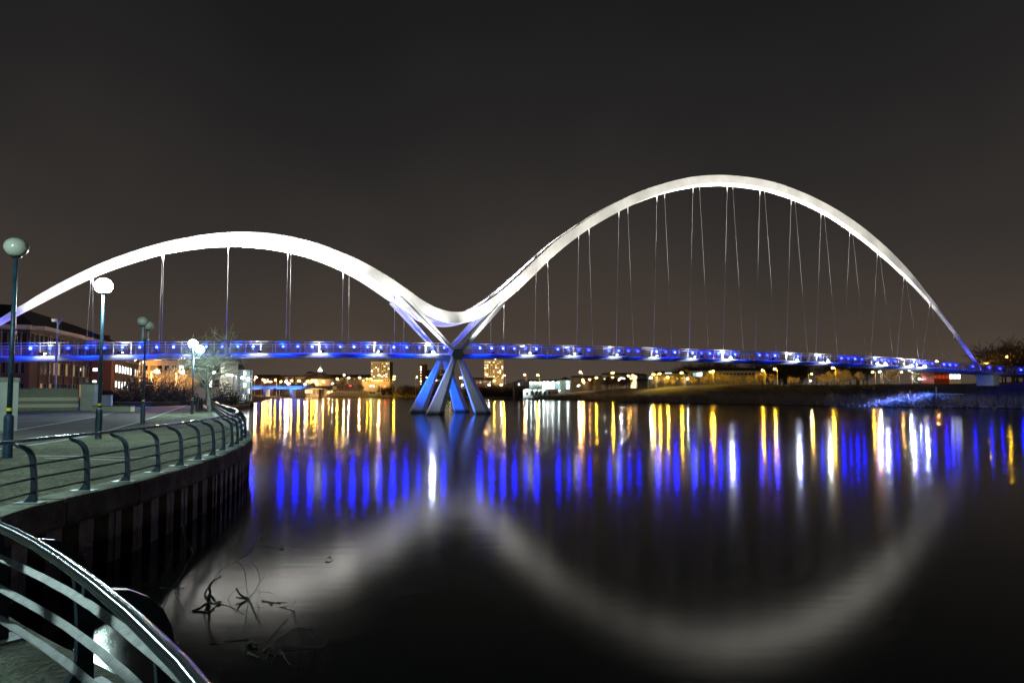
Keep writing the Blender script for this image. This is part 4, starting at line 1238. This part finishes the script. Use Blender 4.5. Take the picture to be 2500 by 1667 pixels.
# park building, red lit kiosk, shed on the right
t = far_thing('leisure_centre', 'wide dark building with a bright corner window behind the park trees', 1740, 290)
x0, x1, z0, zt = block(t, 1690, 1860, 905, 290, 20, M['render']); gable_roof(t, x0, x1, 290, 20, zt, 1.6, M['roof'], 1.0)
for i in range(5):
    win(t, px(1694 + i * 4.6, 915, y=290).x, 289.9, px(1700, 914, y=290).z, .6, 1.9 - .15 * (4 - i), E_['win_w'] if i > 1 else E_['win_c'])
for i in range(12): win(t, px(1740 + i * 9, 915, y=290).x, 289.9, px(1740, 913, y=290).z, 1.0, .8, M['glass'])
t = far_thing('annexe', 'low dark building with a lit clerestory strip left of the park trees', 1635, 285)
x0, x1, z0, zt = block(t, 1604, 1676, 911, 285, 10, M['render']); gable_roof(t, x0, x1, 285, 10, zt, 1.0, M['roof'])
MB().box((px(1632, 910, y=284.8).x, 284.85, px(1632, 910.5, y=284.8).z), (2.6, .1, .35)).build('window', E_['win_w'], t)
for i in range(6): win(t, x0 + 1 + i * 1.9, 284.9, zt - 2.2, .9, .9, M['glass'])
yK = 205
t = far_thing('kiosk', 'red lit shop with a white lit end under the bridge deck', 2312, yK, 'shop')
x0, x1, z0, zt = block(t, 2280, 2318, 911, yK, 6, M['red_panel']); x2, x3, _, _ = block(t, 2318, 2346, 912, yK + .4, 6, M['white_wall'], 'end_bay')
MB().box(((x0 + x3) / 2, yK + 3, zt + .15), (x3 - x0 + .6, 7, .3)).build('roof', M['roof'], t)
E_['red_win'] = emis('red_shop_window', (1.0, .10, .04), .4)
for i in range(4): win(t, x0 + (x1 - x0) * (i + .5) / 4, yK - .05, zt - 1.1, .85, 1.0, E_['red_win'])
for i in range(3): win(t, x2 + (x3 - x2) * (i + .5) / 3, yK + .35, zt - 1.0, .75, 1.2, E_['win_big'])

# road bridge over the far reach, underside lit blue
yR = 425
t = thing('road_bridge', 'low road bridge with blue lit soffit crossing the far reach of the river', 'road bridge', (px(720, 960, y=yR).x, yR, 0))
zt = px(720, 942, y=yR).z; xa, xb = px(612, 950, y=yR).x, px(812, 950, y=yR).x
MB().box(((xa + xb) / 2, yR + 5, zt - .25), (xb - xa, 10, .5)).build('deck', M['render'], t)
n = 24; vs = []
for i in range(n + 1):
    x = xa + (xb - xa) * i / n; f = abs(math.sin(math.pi * (i / n) * 2))
    vs += [(x, yR + .1, zt - .5), (x, yR + .1, zt - 2.4 + 1.2 * f), (x, yR + 9.9, zt - 2.4 + 1.2 * f), (x, yR + 9.9, zt - .5)]
MB().loft([[vs[4 * i + k] for k in range(4)] for i in range(n + 1)]).build('girder', M['deck'], t)
for u in (644, 709, 780):
    MB().box((px(u, 955, y=yR).x, yR + 5, (zt - 2) / 2), (1.4, 8, zt - 1.6)).build('pier', M['render'], t)
b = MB()
for i in range(60):
    x = xa + (xb - xa) * (i + .5) / 60; b.box((x, yR + .15, zt + .5), (.08, .08, 1.0))
b.box(((xa + xb) / 2, yR + .15, zt + 1.02), (xb - xa, .1, .08)); b.build('parapet', M['pole'], t)
for u, w in ((627, 22), (664, 10), (686, 30), (716, 14), (730, 16)):
    c_ = px(u, 948, y=yR - .4)
    MB().box(c_, (w * .2, .2, .5)).build('light_strip', E_['blue_strip'], t)
    spot(c_ + Vector((0, -3.5, -2.4)), c_ + Vector((0, 1.5, 0)), 4200, rad(120), (.10, .25, 1.0), t, radius=.3, name='blue_flood')
for i, u in enumerate((718, 732, 762)):
    c_ = px(u, 938.5, y=yR + 1.0); c_.z = zt + .02
    car(c_, rad(8 if i % 2 else 186), ['left hand', 'middle', 'right hand'][i] + ' small dark car on the far road bridge')

t = thing('terraced_block', 'amber lit cream terrace behind the slender bare trees', 'building', Vector((px(430, 950, y=128).x, 128, ZW)))
x0, x1, zt = px(345, 950, y=128).x, px(538, 950, y=128).x, px(430, 880, y=128).z
MB().box(((x0 + x1) / 2, 132, (ZW + zt) / 2), (x1 - x0, 8, zt - ZW)).build('wall', M['render2'], t)
gable_roof(t, x0, x1, 128, 8, zt, 1.8, M['roof'], .5)
for i in range(11):
    for j in range(2):
        k = R.random()
        win(t, x0 + (x1 - x0) * (i + .5) / 11, 127.95, zt - 1.6 - j * 2.7, .8, 1.3, E_['win_w'] if k < .12 else (E_['win_d'] if k < .3 else M['glass']))
# ---- street lamps: pole, arm, lantern
LN = {}
def lantern(kind, r):
    k = (kind, r)
    if k not in LN: LN[k] = MB().ball((0, 0, 0), r * .78, r * .5, 8, 5).mesh('lantern', E_[kind])
    return LN[k]
CNAME = {'sodium_park': 'yellow', 'amber': 'amber', 'amber_big': 'blazing amber', 'sodium': 'yellow', 'white': 'white', 'white_big': 'blazing white', 'red': 'red', 'green': 'green'}
GCNT = {}
def street_lamp(u, v, y, kind, r, where, pole=True):
    p = px(u, v, y=y); zg = gz(p.x, y)
    if p.y < 150 and p.x < 0: zg = ZW
    key = (CNAME[kind], where); GCNT[key] = GCNT.get(key, 0) + 1
    nm = 'traffic_signal' if kind in ('red', 'green') else 'street_lamp'
    what = 'traffic signal' if kind in ('red', 'green') else 'street lamp'
    t = thing(nm, '%s %s %s, %s from the left' % (CNAME[kind], what, where, ORD[GCNT[key] - 1]), 'traffic light' if kind in ('red', 'green') else 'street lamp', (p.x, p.y, zg), 0, 'street lamps of the far shore')
    sd = R.choice((-1, 1)); al = .9
    if pole:
        b = MB(); b.tube([(p.x + sd * al, y + .1, zg), (p.x + sd * al, y + .1, p.z - .1)], [.13, .08], 6)
        b.build('pole', M['pole'], t)
        b = MB(); b.tube([(p.x + sd * al, y + .1, p.z - .15), (p.x + sd * al * .4, y, p.z + .16), (p.x, y, p.z + r * .5)], [.07, .05, .05], 5)
        b.build('arm', M['pole'], t)
    o = bpy.data.objects.new('lantern', lantern(kind, r)); COL.objects.link(o); o.parent = t
    o.location = (0, 0, p.z - zg)
    b = MB(); b.lathe((p.x, y, p.z + r * .62), [(r * .7, 0), (r * .5, .12), (.05, .2)], 8); b.build('hood', M['metal_dark'], t)
    return t
Wt = 'in the town left of the cone roof'
for u, v, k, r in ((625, 921, 'amber_big', .62), (642, 926.5, 'amber', .4), (647.6, 931.6, 'amber', .45), (654, 931.6, 'amber', .35), (661, 931.6, 'amber', .5), (672, 928, 'sodium', .4), (686, 931.6, 'amber', .4), (698, 931, 'white_big', .55), (704, 936, 'amber_big', .5), (712, 929, 'amber', .45), (730, 929.6, 'sodium', .55)):
    street_lamp(u, v, 445, k, r, Wt)
Wt = 'around the cone roofed hall'
for u, v, k, r in ((744.5, 938, 'white', .5), (751, 930.8, 'amber', .5), (760.7, 929.6, 'sodium', .4), (766, 929.6, 'sodium', .35), (771, 930, 'amber', .45), (774, 936.7, 'amber', .55), (789.6, 931.6, 'amber', .5), (803, 957, 'amber', .3), (812.6, 936.7, 'white', .45), (818, 939, 'amber', .3), (823.6, 925, 'sodium', .5)):
    street_lamp(u, v, 466, k, r, Wt)
Wt = 'between the cone roof and the pier'
for u, v, k, r in ((839.8, 915.5, 'amber_big', .50), (851.7, 921.8, 'white', .4), (878, 921.4, 'amber_big', .42), (896.7, 925, 'sodium', .35), (905.5, 924.5, 'sodium', .35), (925.6, 916.3, 'amber_big', .52), (963, 918.8, 'sodium', .45), (962, 925.7, 'sodium', .4), (1018, 920.4, 'sodium', .45)):
    street_lamp(u, v, 462, k, r, Wt)
for u, v, k in ((856, 942, 'red'), (905, 942, 'green'), (912.5, 942, 'green'), (940, 942.7, 'red')):
    street_lamp(u, v, 460, k, .30 if u != 856 else .2, 'by the far shore road')
Wt = 'between the pier and the boathouse'
for u, v, k, r in ((1125, 921.6, 'amber_big', .50), (1129.6, 939.5, 'white', .4), (1188, 914, 'amber', .4), (1194, 939.5, 'white', .45), (1207, 929.6, 'sodium', .45), (1223.8, 939.5, 'white', .5), (1230.8, 916.7, 'sodium', .60)):
    street_lamp(u, v, 425, k, r, Wt)
Wt = 'behind the boathouse'
for u, v, k, r in ((1281, 914.6, 'amber', .35), (1286.5, 953, 'white', .3), (1301, 927, 'amber', .3), (1312.8, 915.5, 'sodium', .52), (1317.5, 927, 'sodium', .35)):
    street_lamp(u, v, 360 if v < 950 else 318, k, r, Wt)
Wt = 'right of the boathouse'
for u, v, k, r in ((1413, 941, 'white', .3), (1416.7, 908.7, 'amber_big', .48), (1423, 928, 'amber', .35), (1425.5, 933, 'amber', .3), (1440, 927, 'amber', .35), (1456, 921.8, 'sodium', .42), (1476.5, 926, 'white', .2), (1496, 910, 'sodium', .45), (1496, 920.6, 'sodium', .4), (1511, 928, 'amber', .35), (1516.5, 923, 'white_big', .42), (1524, 924, 'white', .35), (1533.5, 917, 'amber', .42), (1534, 921, 'amber', .3), (1541, 923.6, 'amber', .42), (1554, 924.6, 'amber', .32)):
    street_lamp(u, v, 330, k, r, Wt)
Wt = 'along the park road'
for u, v, k, r in ((1589, 922, 'white', .35), (1595.7, 914, 'sodium', .3), (1610.6, 911.4, 'sodium', .3), (1630.4, 921, 'sodium', .32), (1663.7, 909.7, 'sodium', .30), (1678.6, 924.8, 'white', .16), (1735, 907, 'sodium', .24), (1741, 906.5, 'sodium', .28), (1861, 904, 'sodium', .30), (1890.8, 900.8, 'sodium', .30), (1978.8, 929.5, 'white', .18), (1981.6, 912.5, 'sodium', .22), (2033, 897.6, 'sodium', .32)):
    street_lamp(u, v, 238 - (u - 1600) * .05, 'sodium_park' if k == 'sodium' else k, r, Wt)
Wt = 'below the right end of the bridge'
for u, v, k, r in ((2130.4, 908, 'sodium', .24), (2147.6, 907, 'white', .34), (2201.5, 908, 'amber', .16), (2220, 904, 'white', .26), (2244.6, 925, 'white', .24)):
    street_lamp(u, v, 212, k, r, Wt)
Wt = 'above the right end of the deck'
for u, v, k, r in ((2142.8, 888, 'amber_big', .30), (2287, 882, 'amber', .26), (2407.8, 886.6, 'sodium', .27), (2458.5, 870.7, 'sodium', .34)):
    street_lamp(u, v, 195, k, r, Wt)
Wt = 'beyond the promenade path'
for u, v, k, r, y in ((331, 878, 'amber', .2, 122), (351, 884, 'amber', .2, 126), (384, 907, 'amber_big', .36, 96), (445, 908, 'amber_big', .36, 97), (483, 909, 'amber', .16, 130), (524, 910, 'white', .24, 84), (556, 914, 'white', .28, 120), (565, 916, 'white', .26, 124), (592, 922, 'white_big', .30, 128), (604, 924, 'white_big', .28, 140)):
    street_lamp(u, v, y, k, r, Wt)
for i, (u, v0) in enumerate(((2406, 851), (2484, 856))):
    p = px(u, v0, y=190); zg = gz(p.x, 190)
    t = thing('mast', ['thin dark floodlight mast right of the arch end', 'thin dark mast at the right edge among trees'][i], 'mast', (p.x, 190, zg))
    MB().tube([(p.x, 190, zg), (p.x, 190, p.z)], [.14, .08], 6).build('pole', M['metal_dark'], t)
    MB().box((p.x, 190, p.z), (1.0, .3, .25)).build('head', M['pole'], t)

# ---- white notice board on the far shore (its print too small to read)
p = px(908.5, 958.5, y=452); zg = gz(p.x, 452)
t = thing('notice_board', 'small white board with dark lettering on the far shore', 'sign', (p.x, 452, zg))
MB().box((p.x, 452, p.z), (4.6, .12, 1.6)).build('board', M['sign'], t)
for i in range(5): MB().box((p.x - 1.7 + i * .85, 451.92, p.z), (.45, .03, .8)).build('letter_mark', M['metal_dark'], t)
for sx in (-1.8, 1.8): MB().tube([(p.x + sx, 452.1, zg - .3), (p.x + sx, 452.1, p.z)], .07, 5).build('leg', M['pole'], t)

# ================================================================== UNCOUNTABLE PLANTS AND STONES
def scatter_blades(rng, pts, hmin, hmax, w, lean=.35):
    b = MB()
    for p in pts:
        h = rng.uniform(hmin, hmax); a = rng.uniform(0, 6.283)
        s_ = Vector((math.cos(a), math.sin(a), 0)) * w
        l_ = Vector((rng.uniform(-lean, lean), rng.uniform(-lean, lean), 1)) * h
        b.add([p - s_, p + s_, p + l_], [(0, 1, 2)])
    return b
rng = random.Random(5)
def shore_pts(n, i0, i1, d0, d1):
    out = []
    for _ in range(n):
        i = rng.randint(i0, i1 - 1); p = SHc[i].lerp(SHc[i + 1], rng.random())
        k = min(1, max(0, (p.x + 30) / 70)); d = Vector((.72 * k, 1 - .30 * k, 0)).normalized()
        q = p + d * rng.uniform(d0, d1)
        cl = .5 + .5 * math.sin(q.x * .9 + math.sin(q.y * .35) * 2)
        if rng.random() > .35 + .65 * cl: continue
        q.z = gz(q.x, q.y) - .05
        out.append(q)
    return out
def near_i(x, y): return min(range(len(SHc)), key=lambda i: (SHc[i] - Vector((x, y, 0))).length)
iA, iB, iC = near_i(9.3, 308), near_i(46, 188), near_i(140, 98)
o = scatter_blades(rng, shore_pts(26000, iB, iC, .5, 9), .7, 1.9, .045).build('reeds', M['reed'])
tag(o, 'dry reeds and scrub along the foot of the far bank', 'reeds', kind='stuff')
o = scatter_blades(rng, shore_pts(9000, iA, iB, .5, 8), .7, 1.8, .07).build('scrub', M['reed'])
tag(o, 'low scrub on the shore right of the boathouse', 'scrub', kind='stuff')
o = scatter_blades(rng, shore_pts(24000, iB, iC, 8, 34), .15, .45, .05).build('rough_grass', M['bank'])
tag(o, 'rough grass over the dark bank slope', 'grass', kind='stuff')
# dark scrub mass along the town shore
def thicket(pts, hmin, hmax, m, name, label, per=16, wid=2.6):
    b = MB()
    for p in pts:
        h = rng.uniform(hmin, hmax)
        for _ in range(per):
            a = rng.uniform(0, 6.283); r = rng.random() * wid / 2; w = rng.uniform(.05, .14)
            base = p + Vector((math.cos(a) * r * .5, math.sin(a) * r * .5, -.3))
            tip = p + Vector((math.cos(a) * r * 1.5, math.sin(a) * r * 1.5, h * rng.uniform(.55, 1.05)))
            mid = base.lerp(tip, .55) + Vector((rng.uniform(-.3, .3), rng.uniform(-.3, .3), .2))
            b.tube([base, mid, tip], [w, w * .8, .02], 3, False)
            for _k in range(3):
                c = mid.lerp(tip, rng.random()); e = c + Vector((rng.uniform(-.8, .8), rng.uniform(-.8, .8), rng.uniform(.1, .9)))
                b.tube([c, e], [w * .6, .02], 3, False)
    o = b.build(name, m); tag(o, label, 'wood' if 'wood' in name else 'thicket', kind='stuff'); return o
iT0 = near_i(-92, 448)
thicket(shore_pts(620, iT0, iA, 6, 22), 2.5, 5.5, M['dark_twig'], 'thicket', 'dark thicket along the far town shore', 14)
def wood_pts(n, u0, u1, y0, y1):
    out = []
    for _ in range(n):
        y = rng.uniform(y0, y1); p = px(rng.uniform(u0, u1), 940, y=y); p.z = gz(p.x, y); out.append(p)
    return out
b = MB()
def wood(name, label, pts, hs):
    b = MB()
    for p in pts:
        A, Bm = DVAR[rng.randint(0, 2)]
        sc = rng.uniform(*hs) / 9.5; rz = Matrix.Rotation(rng.uniform(0, 6.28), 3, 'Z')
        for me in (A, Bm):
            b.add([rz @ v.co * sc + p for v in me.vertices], [tuple(f.vertices) for f in me.polygons])
    o = b.build(name, M['dark_twig']); tag(o, label, 'wood', kind='stuff')
wood('distant_wood', 'dark leafless wood on the skyline behind the park', wood_pts(64, 1660, 2120, 300, 345), (9, 14))
wood('hill_wood', 'dark leafless wood on the rise at the right edge', wood_pts(26, 2395, 2560, 190, 230), (8, 14))
wood('town_wood', 'dark leafless trees of the town shore between the buildings', wood_pts(40, 930, 1260, 428, 455) + wood_pts(14, 1440, 1580, 300, 325) + wood_pts(14, 800, 900, 456, 464), (4.5, 7.5))
# riprap stones
b = MB()
for p in shore_pts(900, iT0, iA, .2, 5) + shore_pts(260, near_i(71, 148), near_i(103, 117), .2, 2.5):
    s_ = rng.uniform(.2, .6); d = Vector((rng.uniform(.6, 1.4), rng.uniform(.6, 1.4), rng.uniform(.4, .9))) * s_
    b.box(p + Vector((0, 0, .15)), d, M=Matrix.Rotation(rng.uniform(0, 6), 3, Vector((rng.random(), rng.random(), 1)).normalized()))
tag(b.build('shore_stones', M['rock']), 'loose stones along the far waterline', 'stones', kind='stuff')
# round bushes lit blue under the right end of the bridge
for i, (u, v, w, h) in enumerate(((2225, 986, 9, 3.4), (2282, 990, 6.5, 3.0), (2330, 990, 7, 2.4), (2180, 990, 6, 2.0))):
    p = px(u, 988, y=141 - (u - 2180) * .06); p.z = gz(p.x, p.y) - .1
    t = thing('bush', ['broad pale bush lit blue white under the bridge end', 'dark round bush between the blue lit patches', 'low bush right of the dark round bush', 'small bush at the left of the blue lit patch'][i], 'bush', p, R.uniform(0, 6), 'bushes on the far bank')
    t.scale = (w / 3.2, w / 3.2, h / 2.2)
    o = bpy.data.objects.new('foliage', BU[i % 2]); COL.objects.link(o); o.parent = t
    if i in (0, 2):
        o.data = bush_mesh(rng, 3.2, 2.2, 1500, M['reed'], .09)
# low retaining wall lit blue
a, c = px(2255, 962, y=146), px(2390, 966, y=140)
t = thing('retaining_wall', 'low pale retaining wall lit blue below the bridge end', 'wall', Vector((a.x, a.y, 1.0)))
b = MB(); n_ = 8
for i in range(n_):
    p0, p1 = a.lerp(c, i / n_), a.lerp(c, (i + .97) / n_)
    wall_box(MB(), p0, p1, .5, px(2300, 959 + i * .5, y=143).z, .5).build('panel', M['render'], t)
p = px(2286, 958, y=146); t = thing('bank_post', 'short post standing on the blue lit wall', 'post', p)
MB().tube([p, p + Vector((0, 0, 1.1))], .12, 6).build('shaft', M['pole'], t)
MB().box(p + Vector((0, 0, 1.15)), (.3, .3, .12)).build('cap', M['pole'], t)

# ================================================================== DRIFTWOOD IN THE NEAR WATER
def drift(label, strokes, r0=.012, name='driftwood'):
    """strokes: polylines of (u, v, height above water) with radius scale"""
    t = None
    for k, (pts, rs) in enumerate(strokes):
        P = []
        for u, v, h in pts:
            g = px(u, v + h * 120, z=0.0); P.append(px(u, v, y=g.y))
        if t is None: t = thing(name, label, 'branch', Vector((P[0].x, P[0].y, 0)), group='branches caught in the near water')
        P2 = catmull([tuple(p) for p in P], .06) if len(P) > 2 else P
        n = len(P2)
        b = MB(); b.tube([p + Vector((R.uniform(-.006, .006), R.uniform(-.006, .006), R.uniform(-.006, .006))) for p in P2], [r0 * rs * (.85 if rs > 1.1 else .35) * (1 - .65 * i / n) * R.uniform(.8, 1.2) + .002 for i in range(n)], 6)
        b.build('limb' if rs > 1 else 'twig', M['driftwood'], t)
# heights are in units where 1 = 120 px of image rise above the waterline
drift('knotted dark branch standing in the bright arch reflection', [([(470, 1492, 0), (490, 1482, .05), (508, 1470, .1)], 2.2), ([(508, 1470, 0), (512, 1445, .25), (513, 1425, .45), (530, 1411, .6), (541, 1407, .65)], 2.2), ([(508, 1470, 0), (500, 1450, .2), (505, 1438, .32), (513, 1425, .45)], 1.3), ([(513, 1452, .18), (528, 1470, .04), (538, 1466, .05)], 1.5), ([(508, 1470, 0), (525, 1474, 0), (540, 1468, .04)], 1.6), ([(514, 1424, .45), (535, 1395, .7), (560, 1378, .85), (590, 1362, 1.0), (612, 1345, 1.1), (638, 1302, 1.5)], .8), ([(540, 1474, 0), (570, 1484, 0), (598, 1502, 0)], .7)])
drift('forked bare twig with thin curved shoots right of the knotted branch', [([(607, 1463, .0), (585, 1450, .12), (577, 1434, .25)], 1.6), ([(607, 1463, 0), (592, 1459, .05), (575, 1457, .08)], 1.3), ([(607, 1463, 0), (618, 1487, 0), (627, 1512, 0), (632, 1520, 0)], 1.7), ([(607, 1463, 0), (622, 1442, .2), (640, 1416, .4), (648, 1402, .52)], .9), ([(607, 1463, 0), (602, 1432, .28), (598, 1402, .5), (592, 1382, .7), (582, 1372, .8)], .8), ([(625, 1437, .22), (634, 1415, .4), (628, 1390, .6), (612, 1372, .75)], .7), ([(605, 1465, 0), (602, 1500, 0), (600, 1528, 0)], .8), ([(628, 1444, .15), (645, 1444, .15), (665, 1448, .1)], .6), ([(632, 1430, .3), (633, 1455, .1), (625, 1472, 0)], .5), ([(556, 1462, 0), (572, 1440, .2), (598, 1430, .28)], .4)])
drift('thin arching twig leaning from the quay over the water', [([(398, 1490, .0), (420, 1436, .4), (440, 1410, .7), (460, 1370, 1.0), (471, 1352, 1.2), (466, 1335, 1.3), (452, 1312, 1.5), (447, 1280, 1.7)], .9), ([(396, 1448, 0), (397, 1410, .3), (412, 1380, .6), (424, 1340, 1.0)], .6), ([(422, 1437, 0), (440, 1470, 0), (452, 1500, 0), (463, 1522, 0)], .8), ([(390, 1434, 0), (420, 1436, 0), (450, 1435, 0)], 1.2)])
drift('flat raft of twigs floating at the right end of the bright reflection', [([(640, 1467, 0), (660, 1470, 0), (685, 1473, 0)], 1.6), ([(650, 1465, 0), (670, 1469, 0), (708, 1471, 0)], .9), ([(680, 1481, 0), (700, 1480, .02), (718, 1475, .06), (725, 1459, .2)], .9), ([(690, 1483, 0), (706, 1488, 0), (716, 1497, 0), (724, 1522, 0)], .8), ([(660, 1474, 0), (665, 1478, 0)], 1.4), ([(715, 1491, 0), (700, 1512, 0), (670, 1546, 0), (650, 1568, 0)], .7)])
drift('pale arched branch rising from the dark water at the bottom', [([(642, 1590, 0), (655, 1578, .08), (672, 1577, .1), (683, 1584, .05)], 1.3), ([(665, 1576, .1), (690, 1552, .3), (712, 1538, .4), (728, 1534, .42), (760, 1535, .4), (768, 1526, .5)], 1.0), ([(683, 1584, .05), (692, 1595, .02), (700, 1612, 0), (708, 1622, 0)], .9), ([(680, 1586, .05), (672, 1600, .02), (662, 1618, 0)], .8), ([(657, 1580, .06), (652, 1600, .02), (649, 1608, 0)], .7), ([(728, 1534, .42), (735, 1550, .2), (738, 1556, .15)], .6), ([(760, 1536, .4), (766, 1552, .25), (770, 1560, .1)], .5), ([(690, 1578, .04), (720, 1579, .03), (760, 1578, .02), (790, 1576, .05), (800, 1562, .2)], .8)])
drift('straight pale stick floating left of the arched branch', [([(510, 1572, 0), (540, 1568, 0), (575, 1564, 0), (602, 1558, .02)], 1.1), ([(594, 1562, 0), (605, 1556, .03)], 1.0)])
drift('small dark twig tips with faint wakes in mid water', [([(664, 1334, 0), (672, 1337, 0), (680, 1342, 0)], 1.6), ([(684, 1336, .02), (692, 1334, .03), (696, 1344, 0)], 1.4), ([(640, 1333, 0), (664, 1335, 0)], .4), ([(696, 1337, 0), (726, 1341, 0)], .4)])
drift('stubby wet log end floating at the lower left', [([(604, 1594, 0), (618, 1600, 0), (632, 1606, 0)], 2.0), ([(606, 1570, .03), (615, 1566, .08), (628, 1572, .05)], 2.6)])
p = px(801, 1366, z=0)
t = thing('floating_leaf', 'lone dark leaf floating in the arch reflection', 'leaf', p)
MB().add([p + Vector((-.06, -.02, .02)), p + Vector((0, -.05, .05)), p + Vector((.06, 0, .02)), p + Vector((.03, .05, .06)), p + Vector((-.03, .04, .04))], [(0, 1, 2, 3, 4)]).build('blade', M['driftwood'], t)
MB().tube([p + Vector((.05, 0, .02)), p + Vector((.1, -.04, .0))], .005, 4).build('stalk', M['driftwood'], t)
